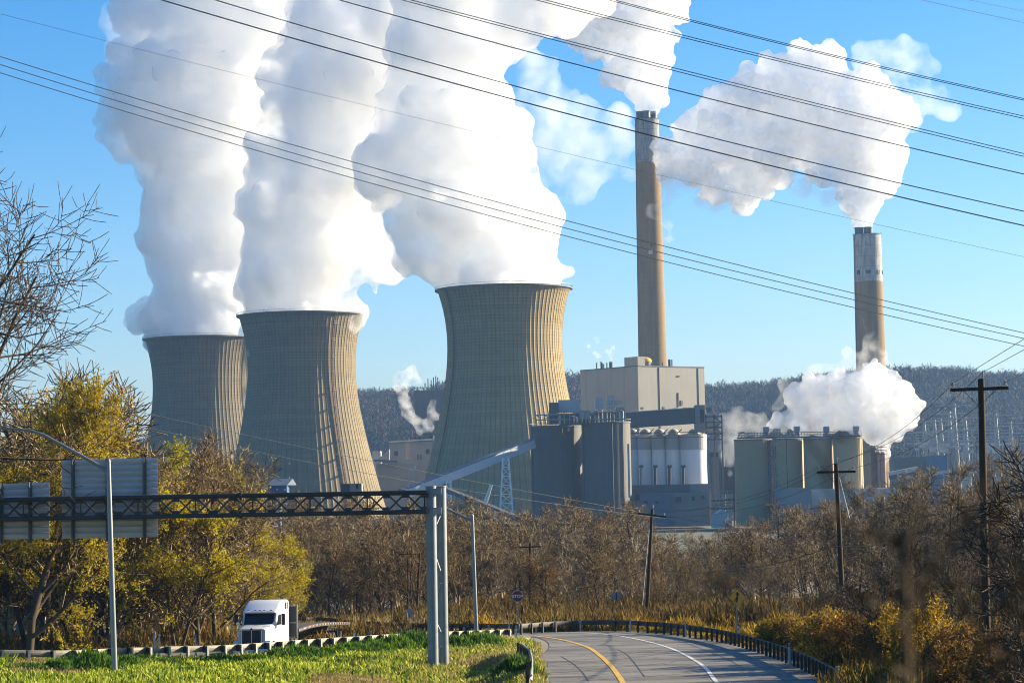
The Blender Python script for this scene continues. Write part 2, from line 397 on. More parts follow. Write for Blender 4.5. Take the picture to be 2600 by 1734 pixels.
plume('cauliflower shaped white steam plume pouring from the flues of the tallest chimney', 'steam plume', 1717, [
    (1632, 283, 20), (1657, 283, 18), (1628, 268, 24), (1659, 268, 23), (1624, 250, 30), (1661, 250, 28), (1620, 225, 32), (1665, 225, 34), (1610, 190, 42), (1665, 185, 42), (1570, 200, 38), (1545, 190, 30), (1640, 140, 62), (1580, 140, 50), (1690, 150, 30), (1680, 90, 45), (1600, 80, 75), (1520, 120, 45),
    (1650, 20, 85), (1540, 30, 80), (1480, 80, 55), (1440, 50, 60), (1700, 20, 50), (1600, -60, 100), (1450, -30, 80)], M_st_crisp, 1.5, [(22, 7), (10, 6.5), (5, 3.6)], 4, stem=[(1632, 288, 12), (1657, 288, 12), (1631, 278, 15), (1658, 278, 15), (1629, 264, 20), (1660, 264, 20), (1625, 246, 27), (1662, 246, 27), (1620, 226, 36), (1665, 226, 36)])
plume('white steam plume curling over from the flues of the shorter grey topped chimney', 'steam plume', 1700, [
    (2179, 574, 15), (2203, 574, 15), (2178, 560, 19), (2205, 560, 19), (2176, 540, 25), (2210, 540, 26), (2165, 515, 34), (2215, 510, 38), (2150, 480, 44), (2225, 465, 54), (2260, 440, 38), (2170, 440, 52), (2120, 440, 38), (2230, 390, 75), (2160, 370, 75), (2080, 420, 50), (2060, 350, 85), (2150, 300, 80), (2240, 310, 75),
    (2040, 260, 80), (1980, 330, 80), (1960, 230, 75), (1900, 280, 65), (1920, 400, 70), (1960, 450, 55), (1880, 440, 55), (1840, 370, 75), (1780, 410, 65), (1720, 400, 55), (1680, 420, 34), (1760, 350, 55), (1800, 310, 60), (1850, 250, 50), (1820, 470, 45), (1890, 500, 38), (1900, 210, 55), (1960, 170, 50), (2100, 180, 70), (2200, 220, 65), (2290, 300, 45), (2030, 150, 45)], M_st_crisp, 1.6, [(24, 8), (11, 7), (5.5, 4)], 5, stem=[(2180, 578, 12), (2203, 578, 12), (2179, 566, 15), (2204, 566, 15), (2177, 550, 19), (2206, 550, 19), (2173, 532, 25), (2208, 530, 26), (2168, 512, 33), (2212, 508, 36)])

M_st_mid = steam_mat('thinning_steam', 0.06, 0.01, cell=14, thr=(0.42, 0.62))
M_st_grey = steam_mat('grey_steam', 0.12, 0.015, cell=7, thr=(0.40, 0.62))
wd = [(26, 16), (10, 6), (4, 2)]
plume('thin ragged steam drifting between the widest plume and the tallest chimney', 'steam wisp', 1750, [(1340, 250, 45), (1400, 300, 60), (1460, 360, 70), (1530, 380, 60), (1590, 360, 45), (1420, 440, 50), (1500, 470, 40), (1350, 380, 60), (1450, 240, 30), (1360, 470, 45), (1330, 160, 50), (1400, 190, 45), (1300, 320, 50), (1480, 300, 50), (1560, 300, 40), (1540, 440, 40), (1440, 510, 30), (1600, 440, 30), (1380, 330, 60)], M_st_thin, 2.8, wd, 21, 'steam_wisp')
plume('thin steam veil in the top left of the sky above the first plume', 'steam wisp', 1600, [(330, 40, 70), (400, 100, 80), (300, 110, 40), (480, 60, 80), (430, 10, 90), (340, -20, 60)], M_st_thin, 3.0, wd, 22, 'steam_wisp')
plume('ragged thin steam above and right of the curling chimney plume', 'steam wisp', 1720, [(2180, 120, 30), (2230, 130, 40), (2290, 150, 50), (2340, 130, 35), (2360, 170, 30), (2330, 230, 50), (2260, 220, 60), (2380, 250, 40), (2400, 270, 30), (2300, 300, 50), (2200, 170, 40)], M_st_thin, 2.4, wd, 23, 'steam_wisp')
plume('fading steam hanging under the curling plume beside the tallest chimney', 'steam wisp', 1690, [(1680, 400, 40), (1720, 440, 55), (1780, 470, 55), (1840, 500, 40), (1700, 500, 30), (1690, 560, 28), (1700, 610, 22), (1670, 540, 24), (1900, 510, 30), (2050, 470, 40), (2110, 500, 30)], M_st_mid, 2.2, [(20, 11), (8, 4), (3.5, 1.5)], 24, 'steam_wisp')
plume('dense white steam cloud boiling up behind the tan silos around the shorter chimney foot', 'steam cloud', 1400, [(2245, 1195, 11), (2246, 1172, 17), (2250, 1150, 24), (2240, 1120, 34), (2262, 1090, 46), (2285, 1050, 50), (2310, 1025, 30), (2325, 1015, 16), (2200, 1070, 50), (2230, 1010, 62), (2150, 1050, 60), (2090, 1060, 50), (2030, 1060, 46), (1985, 1075, 30), (1965, 1082, 16),
    (2130, 1000, 55), (2070, 1005, 52), (2030, 1020, 40), (2010, 1000, 30), (2180, 985, 50), (2250, 975, 35), (2215, 940, 32), (2280, 1000, 40), (2100, 975, 30)], M_st_crisp, 1.3, [(18, 8), (9, 6), (4.5, 3.2)], 25, 'steam_cloud')
plume('grey thin steam rising over the white cloud in front of the shorter chimney', 'steam wisp', 1500, [(2190, 920, 30), (2215, 880, 26), (2180, 960, 36), (2235, 905, 22), (2200, 860, 14), (2150, 930, 26), (2100, 940, 22), (2195, 830, 18), (2225, 850, 18), (2190, 800, 10), (2240, 930, 30), (2070, 950, 24), (2000, 990, 26), (1975, 1030, 24), (2040, 965, 14), (2150, 895, 16)], M_st_mid, 1.8, [(14, 7), (6, 3)], 26, 'steam_wisp')
plume('thin steam rising between white silos and tan silos', 'steam wisp', 1180, [(1852, 1200, 12), (1848, 1170, 18), (1843, 1140, 20), (1838, 1100, 24), (1850, 1070, 24), (1868, 1050, 20), (1884, 1032, 12), (1900, 1080, 18), (1920, 1095, 20), (1880, 1095, 24), (1935, 1060, 18), (1900, 1055, 20), (1950, 1090, 18), (1860, 1120, 22), (1870, 1150, 18)], M_st_mid, 1.2, [(9, 4.5), (4, 2)], 27, 'steam_wisp')
plume('bluish steam blowing off the hall roof left of the largest cooling tower', 'steam plume', 1590, [(1068, 1105, 4), (1066, 1095, 8), (1058, 1082, 14), (1045, 1065, 20), (1035, 1040, 22), (1028, 1015, 22), (1022, 985, 22), (1012, 960, 20), (1040, 950, 22), (1060, 975, 16), (1099, 1100, 5), (1095, 1088, 10), (1082, 1078, 14), (1094, 1045, 18), (1100, 1022, 14), (1110, 1060, 14)], M_st_grey, 1.6, [(11, 5), (5, 2.2)], 28)
plume('small grey steam puff blowing off the boiler house roof', 'steam plume', 1532, [(1551, 917, 4), (1551, 908, 7), (1549, 895, 12), (1556, 885, 11), (1540, 893, 10), (1562, 900, 8), (1520, 905, 8), (1508, 893, 8), (1496, 880, 8), (1512, 860, 8), (1520, 868, 7)], M_st_grey, 1.0, [(7, 3), (3, 1.2)], 29)
# ------------------------------------------------------------------ land
def ss(t): t = np.clip(t, 0, 1); return t * t * (3 - 2 * t)
RX = np.array([-60, -27.5, -14.4, -6.8, 0.2, 40]); RY = np.array([105, 114, 124, 136, 150, 150.0]); RZ = None
_rp = [P(0, 1686, 114), P(600, 1672, 124), P(1000, 1646, 136), P(1310, 1627, 150)]
RZX = np.array([p.x for p in _rp]); RZ = np.array([p.z for p in _rp]); RYX = np.array([114, 124, 136, 150.0])
def yrail(x): return np.interp(x, np.concatenate([[-60], RZX, [60]]), np.concatenate([[103], RYX, [150]]))
def znear(x, y):
    yc = np.clip(y, 60, 240)
    far = 2.35 - 0.024 * (yc - 105) - 1.15 * ss((-x - 2) / 14)
    yr = yrail(x); zr = np.interp(x, RZX, RZ)
    k = -0.006 + 0.030 * ss((x + 3) / 3.5)
    near = zr + k * np.clip(yr - yc, -40, 90)
    t = ss((yc - yr - 1) / 16)
    z = near * (1 - t) + far * t
    z = np.where(x > 0.5, 2.35 - 0.024 * (yc - 105), z)
    z = z + 2.6 * ss((x - 20) / 16) * (1 - ss((y - 170) / 60)) * ss((y - 60) / 30)         # bank right of the ramp
    kk = ss((y - 240) / 120)
    return z * (1 - kk) + (-9.0 + 6.0 * ss((-x - 25) / 40) * (1 - ss((y - 320) / 150))) * kk
SKY_PX = np.array([-3000, -600, 0, 290, 360, 560, 760, 915, 1000, 1120, 1300, 1475, 1640, 1790, 1950, 2050, 2130, 2270, 2430, 2600, 3200, 5600], float)
SKY_PY = np.array([1240, 1235, 1225, 1185, 1130, 1080, 1040, 1008, 1006, 992, 975, 966, 985, 992, 982, 970, 962, 950, 950, 964, 985, 1010], float)
HY = 2700.0
def ridge(x, y):
    u = 1300 + x / np.maximum(y, 1) * FPX
    py = np.interp(u, SKY_PX, SKY_PY)
    # height above the eye of that line of sight at the ridge's distance
    hz = 1240 - (u - 1300) * math.tan(ROLL)
    top = 11 + (hz - py) / FPX * HY - 9
    return np.maximum(top, -5)
def zland(x, y):
    x = np.asarray(x, float); y = np.asarray(y, float)
    z = znear(x, y)
    t = (y - 1850) / (HY - 1850)
    r = ridge(x, y)
    n = 7 * np.sin(x / 91 + y / 130) * np.sin(y / 77 - x / 160) * ss((y - 1850) / 300)
    h = np.where(y < HY, ss(t) * (r + 7) , (r + 7) * (1 - 0.00004 * (y - HY)))
    return z + np.maximum(h, 0) + n * (1 - ss((y - 2500) / 200))
def zl(x, y): return float(zland(x, y))
def GT(px, py, y0=60):                       # the point of the ground seen at a photo pixel
    d = ray(px, py); lo, hi = y0 / d.y, 330 / d.y
    f = lambda t: (CAM.z + d.z * t) - zl(CAM.x + d.x * t, CAM.y + d.y * t)
    for _ in range(40):
        m_ = (lo + hi) / 2
        if f(m_) > 0: lo = m_
        else: hi = m_
    return CAM + d * lo
rows = np.concatenate([[-400, -150, -60, 0, 30], np.arange(50, 230, 1.6), 230 * np.exp(np.linspace(0.01, math.log(3800 / 230), 190)), [4500, 6000, 9000]])
us = np.linspace(-1, 1, 261); us = np.sign(us) * np.abs(us) ** 1.3
vs = []
for y in rows:
    half = max(160, abs(y) * 0.62) if y < 4000 else y * 1.2
    xs = us * half
    vs.append(np.stack([xs, np.full_like(xs, y), zland(xs, np.full_like(xs, y))], 1))
nv = len(us); vs = np.concatenate(vs)
i = np.arange(len(rows) - 1)[:, None] * nv + np.arange(nv - 1)[None, :]; i = i.ravel()
me = npmesh('ground', vs, np.stack([i, i + 1, i + nv + 1, i + nv], 1))
m, n, b = newmat('earth')
vec = n.coord(scale=(1, 1, 1)); f1 = n.noise(vec, 0.35, 8, 0.7); f2 = n.noise(vec, 0.03, 4)
c = n.mix(n.ramp(f1, 0.35, 0.65), (0.05, 0.035, 0.02), (0.11, 0.08, 0.04))
c = n.mix(n.ramp(f2, 0.45, 0.6), c, (0.07, 0.075, 0.03))
n.ln(c, b.inputs['Base Color']); b.inputs['Roughness'].default_value = 1.0
me.materials.append(m); go = bpy.data.objects.new('ground', me); C.objects.link(go); tag(go, kind='structure')
me.polygons.foreach_set('use_smooth', [True] * len(me.polygons))

# ------------------------------------------------------------------ the wooded hills: one far-off mass
rg = np.random.default_rng(5)
def fuzz_forest(name, n, ylo, yhi, xk, h, w, tris, size, colmat, label, seed, xlim=None):
    rg = np.random.default_rng(seed)
    y = ylo + (yhi - ylo) * rg.random(n); x = (rg.random(n) * 2 - 1) * xk * y
    if xlim is not None:
        k = (1300 + x / y * FPX > xlim[0]) & (1300 + x / y * FPX < xlim[1]); x, y = x[k], y[k]; n = len(x)
    z = zland(x, y); hh = h * (0.6 + 0.7 * rg.random(n)); ww = w * (0.6 + 0.7 * rg.random(n))
    a = rg.random((n, tris)) * 2 * np.pi; el = rg.random((n, tris)) ** 0.6; rr = rg.random((n, tris)) ** 0.4
    cx = x[:, None] + np.cos(a) * rr * ww[:, None] * np.sqrt(1 - (el - 0.35) ** 2) * 0.5
    cyy = y[:, None] + np.sin(a) * rr * ww[:, None] * 0.5
    cz = z[:, None] + hh[:, None] * (0.15 + 0.85 * el) * (1 - 0.25 * rr)
    c = np.stack([cx.ravel(), cyy.ravel(), cz.ravel()], 1); m_ = len(c)
    e1 = rg.normal(size=(m_, 3)); e1 /= np.linalg.norm(e1, axis=1)[:, None]; e2 = rg.normal(size=(m_, 3)); e2 /= np.linalg.norm(e2, axis=1)[:, None]
    e1[:, 2] = np.abs(e1[:, 2]) + 0.5
    s_ = size * (0.5 + rg.random(m_))[:, None]
    v = np.stack([c - e1 * s_ * 0.5 - e2 * s_ * 0.22, c - e1 * s_ * 0.4 + e2 * s_ * 0.22, c + e1 * s_ * 0.7], 1).reshape(-1, 3)
    me = npmesh(name, v, np.arange(m_ * 3).reshape(-1, 3)); me.materials.append(colmat)
    o = bpy.data.objects.new(name, me); C.objects.link(o); return tag(o, label, 'woods', kind='stuff')
def leafmat(name, cols, trans=0.25, scale=0.05, rough=0.9, clump=0.4):
    """foliage colour: one of several colours per leaf, drifting from clump to clump"""
    m, n, b = newmat(name)
    gi = n.new('ShaderNodeNewGeometry'); oi = n.new('ShaderNodeObjectInfo')
    f = n.math('FRACT', n.math('ADD', gi.outputs['Random Per Island'], n.math('MULTIPLY', oi.outputs['Random'], 0.17)))
    vec = n.coord(); g = n.noise(vec, scale, 3)
    f = n.math('ADD', n.math('MULTIPLY', f, 1 - clump), n.math('MULTIPLY', n.ramp(g, 0.3, 0.7), clump))
    r = n.new('ShaderNodeValToRGB'); n.ln(f, r.inputs[0]); e = r.color_ramp.elements
    while len(e) < len(cols): e.new(0.5)
    for i, c in enumerate(cols): e[i].position = i / (len(cols) - 1) * 0.9 + 0.05; e[i].color = (*c, 1)
    n.ln(r.outputs[0], b.inputs['Base Color']); b.inputs['Roughness'].default_value = rough
    b.inputs['Specular IOR Level'].default_value = 0.2
    if trans:
        t = n.new('ShaderNodeBsdfTranslucent'); n.ln(r.outputs[0], t.inputs[0]); mx = n.new('ShaderNodeMixShader'); mx.inputs[0].default_value = trans
        out = m.node_tree.nodes['Material Output']; n.ln(b.outputs[0], mx.inputs[1]); n.ln(t.outputs[0], mx.inputs[2]); n.ln(mx.outputs[0], out.inputs['Surface'])
    return m
M_hill = leafmat('far_woods', [(0.03, 0.03, 0.03), (0.055, 0.048, 0.042), (0.09, 0.07, 0.055), (0.085, 0.045, 0.035), (0.035, 0.04, 0.03)], 0.0, 0.045, clump=0.65)
fuzz_forest('far_woods', 8500, 1880, 2780, 0.235, 19, 19, 76, 2.3, M_hill, 'bare blue grey woods covering the hills behind the power plant', 11, (250, 2700))
M_hill2 = leafmat('ridge_trees', [(0.05, 0.045, 0.035), (0.085, 0.07, 0.05), (0.12, 0.085, 0.055)], 0.0, 0.02)
# ------------------------------------------------------------------ the power plant
ZB = -8.0
M_beige = None
def panelmat(name, col, pitch, dark=0.8, stain=0.3, rough=0.7, horiz=False):
    """cladding with fine upright joints and run-off stains"""
    m, n, b = newmat(name)
    tc = n.new('ShaderNodeTexCoord'); sp = n.new('ShaderNodeSeparateXYZ'); n.ln(tc.outputs['Object'], sp.inputs[0])
    q = n.math('ADD', sp.outputs[0], n.math('MULTIPLY', sp.outputs[1], 1.0)) if not horiz else sp.outputs[2]
    fr = n.math('FRACT', n.math('DIVIDE', q, pitch)); ln_ = n.math('LESS_THAN', fr, 0.12)
    vec = n.coord(scale=(0.12, 0.12, 0.012)); vec2 = n.coord(scale=(0.03, 0.03, 0.03))
    st = n.ramp(n.noise(vec, 3.0, 6, 0.7), 0.45, 0.75); bl = n.ramp(n.noise(vec2, 1.5, 4), 0.35, 0.65)
    c = n.mix(bl, col, tuple(x * 0.88 for x in col))
    c = n.mix(n.math('MULTIPLY', st, stain), c, (col[0] * 0.62, col[1] * 0.52, col[2] * 0.42))
    c = n.mix(ln_, c, tuple(x * dark for x in col))
    n.ln(c, b.inputs['Base Color']); b.inputs['Roughness'].default_value = rough
    return m
M_beige = panelmat('beige_cladding', (0.27, 0.25, 0.21), 2.2)
M_grey = panelmat('grey_cladding', (0.24, 0.23, 0.215), 1.4)
M_greyd = panelmat('dark_grey_cladding', (0.081, 0.084, 0.09), 1.2)
M_white = panelmat('white_cladding', (0.446, 0.446, 0.434), 1.6, 0.88, 0.25)
M_silo = panelmat('silo_concrete', (0.10, 0.088, 0.075), 1.1, 0.9, 0.55)
M_silow = panelmat('white_silo_paint', (0.86, 0.86, 0.85), 500, 0.9, 0.3)
M_silot = panelmat('tan_silo_concrete', (0.42, 0.295, 0.15), 500, 0.9, 0.35, horiz=True)
M_blue = panelmat('blue_cladding', (0.025, 0.105, 0.223), 0.9, 0.8, 0.15)
M_bluel = panelmat('faded_blue_cladding', (0.105, 0.136, 0.186), 1.2, 0.85, 0.2)
M_paleb = panelmat('pale_grey_cladding', (0.211, 0.223, 0.242), 1.2, 0.85, 0.2)
M_black = mat('black_steel', (0.02, 0.02, 0.022), rough=0.6, var=0.3)
M_roofg = mat('roof_grey', (0.186, 0.186, 0.186), var=0.3, scale=0.1)
M_yel = mat('yellow_paint', (0.62, 0.36, 0.04), var=0.4, scale=0.6)
M_hole = mat('dark_opening', (0.012, 0.012, 0.014), rough=0.6)
M_galvd = mat('dull_galvanised', (0.31, 0.316, 0.31), rough=0.6, metal=0.2, var=0.3, scale=0.6)
M_rustw = mat('rust_streaked_white', (0.384, 0.36, 0.31), var=0.2, scale=0.15, stretch=(1, 1, 0.15), col2=(0.3, 0.12, 0.04))

def root_at(name, label, cat, loc, group=None): return thing(name, label, cat, loc, group)
def block(cx, cy, Y, ang, xl, xr, zb=ZB):
    """a rectangular building from its near top corner: photo pixel of that corner, its depth, the direction of its right face,
    and the photo columns its far corners reach. Returns corner, unit vectors and lengths, top"""
    c = P(cx, cy, Y); u = V(math.cos(ang), math.sin(ang), 0); v = V(-u.y, u.x, 0)
    def reach(d, px):
        lo, hi = 0.0, 400.0
        for _ in range(50):
            m_ = (lo + hi) / 2
            x = proj(c + d * m_)[0]
            if (x < px) == (d.x > 0): lo = m_
            else: hi = m_
        return lo
    return c, u, reach(u, xr), v, reach(v, xl), zb
def block_mb(B, inset=0.0):
    c, u, lu, v, lv, zb = B
    q = [c, c + u * lu, c + u * lu + v * lv, c + v * lv]
    return MB().prism([(p.x, p.y, zb) for p in q], (0, 0, c.z - zb))
def parapet(B, m, root, h=0.6, t=0.5):
    c, u, lu, v, lv, zb = B; q = [c, c + u * lu, c + u * lu + v * lv, c + v * lv]; pm = MB()
    for a, b_ in zip(q, q[1:] + q[:1]): pm.bar(a + V(0, 0, h / 2 - 0.05), b_ + V(0, 0, h / 2 - 0.05), t, h)
    return pm.build('parapet', m, root)

# --- boiler house in front of the tall chimney
B = block(1619, 930, 1500, math.radians(38), 1473, 1788); c, u, lu, v, lv, zb = B
r_ = root_at('boiler_house', 'tall beige boiler house in front of the tallest chimney', 'building', (c.x, c.y, ZB)); r_b = r_; BC, BU, BLU, BV, BLV = c, u, lu, v, lv
block_mb(B).build('wall', M_beige, r_); parapet(B, M_greyd, r_)
j = MB()
for k in (0.31, 0.9):
    p = c + u * lu * k - v * 0.12; j.bar(V(p.x, p.y, ZB), V(p.x, p.y, c.z - 0.5), 0.45)
j.build('expansion_joint', M_rust, r_)
e = MB(); ph = c + v * lv * 0.04 - u * 0.0
e.prism([c + v * 1 + u * 1, c + u * 7 + v * 1, c + u * 7 + v * 14, c + v * 14 + u * 1], (0, 0, 6.3)); e.build('roof_house', M_beige, r_)
tk = c + u * 13 + v * 9
MB().lathe([(0.1, 1.2), (4, 1.4), (4.9, 2.6), (5.1, 3.6)], tk, 28).build('tank_bottom', M_galvd, r_, True)
MB().lathe([(5.2, 3.6), (5.2, 4.2), (4.7, 5.4), (2.8, 6.4), (0.05, 6.8)], tk, 28).build('tank_dome', M_yel, r_, True)
lg = MB()
for k in range(6):
    a = k * math.pi / 3; lg.bar(tk + V(5 * math.cos(a), 5 * math.sin(a), -0.2), tk + V(5 * math.cos(a), 5 * math.sin(a), 3.8), 0.35)
lg.lathe([(4.9, 0.9), (5.15, 0.9), (5.15, 1.15), (4.9, 1.15), (4.9, 0.9)], tk, 28); lg.build('tank_stand', M_steel_dark, r_)
vents = [(1515, 925, 4.5), (1526, 922, 7), (1529, 925, 6), (1533, 928, 5), (1541, 925, 3.5), (1783 - 85, 917, 6), (1701, 916, 6), (1706, 917, 6), (1682, 925, 4)]
for px, py, h in vents:
    a = P(px, py, 1500 + (35 if px < 1600 else 30)); MB().tube([a + V(0, 0, -6), a + V(0, 0, 1.0)], 0.42, 8).build('vent_pipe', M_steel_dark, r_)
a = P(1551, 919, 1532); MB().tube([a + V(0, 0, -5.5), a], 1.15, 12).build('exhaust_stack', M_black, r_)
for px, py, w_, h in ((1719, 1014, 0.7, 9), (1713, 1038, 3.4, 1.5), (1727, 1022, 1.6, 3.2), (1721, 954, 2.2, 0.8)):
    q = (px - 1619) / (1788 - 1619); p = c + u * lu * q - v * 0.25; z = P(px, py, 1515).z
    MB().box((p.x, p.y, z), (w_, 0.3, h), rz=math.radians(38)).build('wall_opening', M_rust, r_)

# doors and louvres low on the plant buildings
# --- chimneys
def chimney_mat(name, ztop_grey, gap, gcol):
    m, n, b = newmat(name)
    tc = n.new('ShaderNodeTexCoord'); sp = n.new('ShaderNodeSeparateXYZ'); n.ln(tc.outputs['Object'], sp.inputs[0])
    f = n.math('GREATER_THAN', sp.outputs[2], ztop_grey)
    lo = n.noise(n.coord(scale=(0.2, 0.2, 0.02)), 1.5, 5); hi = n.noise(n.coord(scale=(0.35, 0.35, 0.05)), 2.0, 6, 0.75)
    tan_ = n.mix(n.ramp(lo, 0.35, 0.65), (0.235, 0.145, 0.04), (0.165, 0.10, 0.032))
    gr = n.mix(n.ramp(hi, 0.35, 0.62), gcol, tuple(x * 0.42 for x in gcol))
    jn = n.math('LESS_THAN', n.math('FRACT', n.math('DIVIDE', sp.outputs[2], gap)), 0.08)
    c = n.mix(f, tan_, gr); c = n.mix(n.math('MULTIPLY', jn, 0.3), c, (0.1, 0.09, 0.07))
    n.ln(c, b.inputs['Base Color']); b.inputs['Roughness'].default_value = 0.9
    return m
def chimney(label, px, py, Y, rt, rb, grey_py, flues, fl_h, wins):
    top = P(px, py, Y); H = top.z - ZB
    r_ = root_at('chimney', label, 'chimney', (top.x, top.y, ZB), 'chimneys of the power plant')
    zg = P(px, grey_py, Y).z - ZB
    n_ = 14
    prof = [(rb + (rt - rb) * (i / n_) ** 0.92, H * i / n_) for i in range(n_ + 1)]
    MB().lathe(prof + [(rt - 1.2, H), (rt - 1.2, H - 4)], r_.location, 64).build('shaft', chimney_mat('chimney_' + str(int(px)), zg, 7.5, (0.30, 0.29, 0.28) if px < 2000 else (0.46, 0.45, 0.43)), r_, True)
    MB().lathe([(0.1, H - 1.5), (rt - 1.0, H - 1.5)], r_.location, 32).build('cap', M_rim, r_)
    rr = MB(); rr.lathe([(rt + 0.45, H - 0.2), (rt + 0.45, H + 0.1), (rt + 0.1, H + 0.1)], r_.location, 40)
    for k in range(24):
        a = k * math.pi / 12; q = r_.location + V((rt + 0.4) * math.cos(a), (rt + 0.4) * math.sin(a), H); rr.bar(q, q + V(0, 0, 1.2), 0.1)
    rr.build('railing', M_steel_dark, r_)
    for fx, fy, fr in flues:
        q = r_.location + V(fx, fy, 0)
        MB().lathe([(fr, H - 1.6), (fr, H + fl_h - 0.8), (fr + 0.15, H + fl_h - 0.8), (fr + 0.15, H + fl_h), (fr - 0.35, H + fl_h), (fr - 0.35, H - 1)], q, 28).build('flue', M_flue, r_, True)
    for deg, wz, ww, wh, light in wins:
        a = math.radians(-90 + deg); k = (wz - ZB) / H; R = rb + (rt - rb) * k ** 0.92
        q = V(top.x + R * math.cos(a), top.y + R * math.sin(a), wz)
        MB().box(q, (0.8, ww, wh), rz=a).build('access_box' if light else 'opening', M_white if light else M_hole, r_)
    ld = MB()
    for dg_ in (-72,):
        a = math.radians(-90 + dg_)
        for s_ in (-0.4, 0.4):
            ld.tube([V(top.x + (r + 0.5) * math.cos(a) - s_ * math.sin(a), top.y + (r + 0.5) * math.sin(a) + s_ * math.cos(a), ZB + z) for r, z in prof], 0.14, 4)
        for k in range(int(H / 3)):
            r = rb + (rt - rb) * (k * 3 / H) ** 0.92; q = V(top.x + (r + 0.5) * math.cos(a), top.y + (r + 0.5) * math.sin(a), ZB + k * 3)
            ld.bar(q - V(-math.sin(a), math.cos(a), 0) * 0.4, q + V(-math.sin(a), math.cos(a), 0) * 0.4, 0.2)
    ld.build('ladder', M_steel_dark, r_)
    return r_
M_flue = mat('flue_steel', (0.06, 0.065, 0.07), rough=0.5, metal=0.3, var=0.4, scale=0.2)
Y1 = 1717
chimney('tallest chimney, tan with weathered grey top and dark flues, behind the boiler house', 1642.5, 304, Y1, 8.6, 11.4, 414, [(-4.9, -1, 2.9), (-0.6, -3.6, 3.0), (4.6, 0.5, 3.0)], 5.6,
        [(-1, P(1642, 643, Y1).z, 2.9, 3.2, True), (3, P(1645, 627, Y1).z, 1.0, 1.2, False)])
Y2 = 1700
zz = P(2205, 693, Y2).z
chimney('shorter chimney with a pale grey top over tan concrete, standing in the low steam', 2201.5, 596, Y2, 9.9, 11.4, 716, [(-6, -2, 3.1), (0.4, -3.2, 3.2)], 5.0,
        [(-50, zz, 2.2, 3.4, False), (-9, zz, 3.4, 2.4, False), (38, zz, 2.6, 2.6, False), (75, zz, 2.2, 2.6, False)])

# --- grey concrete silo group
YS = 1100; ks = YS / FPX
def silo(label, x0, x1, ytop, Y, m, group, zb=ZB, name='storage_silo', n=48, cap=M_rim, lip=0.5):
    cx = (x0 + x1) / 2; top = P(cx, ytop, Y); R = (x1 - x0) / 2 * Y / FPX
    r = root_at(name, label, 'silo', (top.x, top.y + 0, zb), group)
    MB().lathe([(R, 0), (R, top.z - zb)], r.location, n).build('silo_wall', m, r, True)
    MB().lathe([(R + 0.25, -lip), (R + 0.25, 0.15), (0.05, 1.0)], V(top.x, top.y, top.z), n).build('silo_cap', cap, r)
    return r
sr = [silo('broad dark grey silo under the conveyor head, first of the grey group', 1346, 1478, 1082, 1112, M_silo, 'dark grey concrete silos'),
      silo('broad dark grey silo with a sunlit rim patch, beside the white silos', 1476, 1600, 1072, 1096, M_silo, 'dark grey concrete silos')]
# structures on the grey silos
def wallbox(name, label, cat, x0, x1, y0, y1, Y, depth, m, yaw=0.0, group=None, parent=None, zb=None, part=None):
    a = P(x0, y0, Y); b_ = P(x1, y0, Y); lo = P((x0 + x1) / 2, y1, Y).z if zb is None else zb
    cx_, w_ = (a + b_) / 2, (b_ - a).length; zt = (a.z + b_.z) / 2
    M_ = MB().box((cx_.x, cx_.y + depth / 2, (zt + lo) / 2), (w_, depth, zt - lo), rz=yaw)
    if parent is not None: return M_.build(part or name, m, parent)
    r = root_at(name, label, cat, (cx_.x, cx_.y + depth / 2, lo), group); M_.build('wall', m, r)
    return r
g = wallbox('silo_top_gallery', 'long dark blue grey gallery with pipes on top of the dark grey silos', 'gallery', 1420, 1563, 1048, 1077, 1088, 9, M_greyd)
wallbox('', '', '', 1563, 1586, 1034, 1070, 1090, 10, M_grey, parent=g, part='end_house')
wallbox('', '', '', 1394, 1418, 1022, 1076, 1088, 7, M_greyd, parent=g, part='head_tower')
wallbox('', '', '', 1418, 1471, 1015, 1046, 1094, 12, M_white, parent=g, part='upper_house')
wallbox('', '', '', 1511, 1532, 1010, 1035, 1092, 7, M_white, parent=g, part='fan_house')
wallbox('', '', '', 1541, 1557, 1006, 1036, 1092, 6, M_white, parent=g, part='fan_house')
pp = MB()
for i in range(22):
    x = 1362 + i * 10.5 + rnd.uniform(-3, 3)
    if 1392 < x < 1420: continue
    yb = 1080 - (x - 1346) * 0.045; p = P(x, yb, 1084); h = rnd.uniform(2.5, 5.5)
    pp.tube([p, p + V(0, 0, h), p + V(rnd.choice([-1.5, 1.5]), 0.5, h + 0.6)], rnd.uniform(0.15, 0.45), 6)
for x0, x1, yy in ((1360, 1425, 1054), (1420, 1470, 1052), (1455, 1560, 1049), (1362, 1590, 1066)): pp.tube([P(x0, yy, 1083), P(x1, yy - 3, 1083)], 0.3, 6)
pp.build('pipework', M_galvd, g)
pr = MB()
for x0, x1, yy in ((1540, 1577, 1018), (1540, 1577, 1026)): pr.bar(P(x0, yy, 1088), P(x1, yy, 1088), 0.2)
for x in range(1541, 1578, 6): pr.bar(P(x, 1018, 1088), P(x, 1034, 1088), 0.2)
for x in (1492, 1478): pr.box(P(x, 1052, 1082), (2.2, 2.2, 3.5))
pr.build('railing', M_galvd, g)
pl_ = MB(); pl_.box(P(1596.5, 1195, 1082), (0.9, 0.9, 24.5)); 
o_ = pl_.build('drain_pipe', M_white, sr[1])

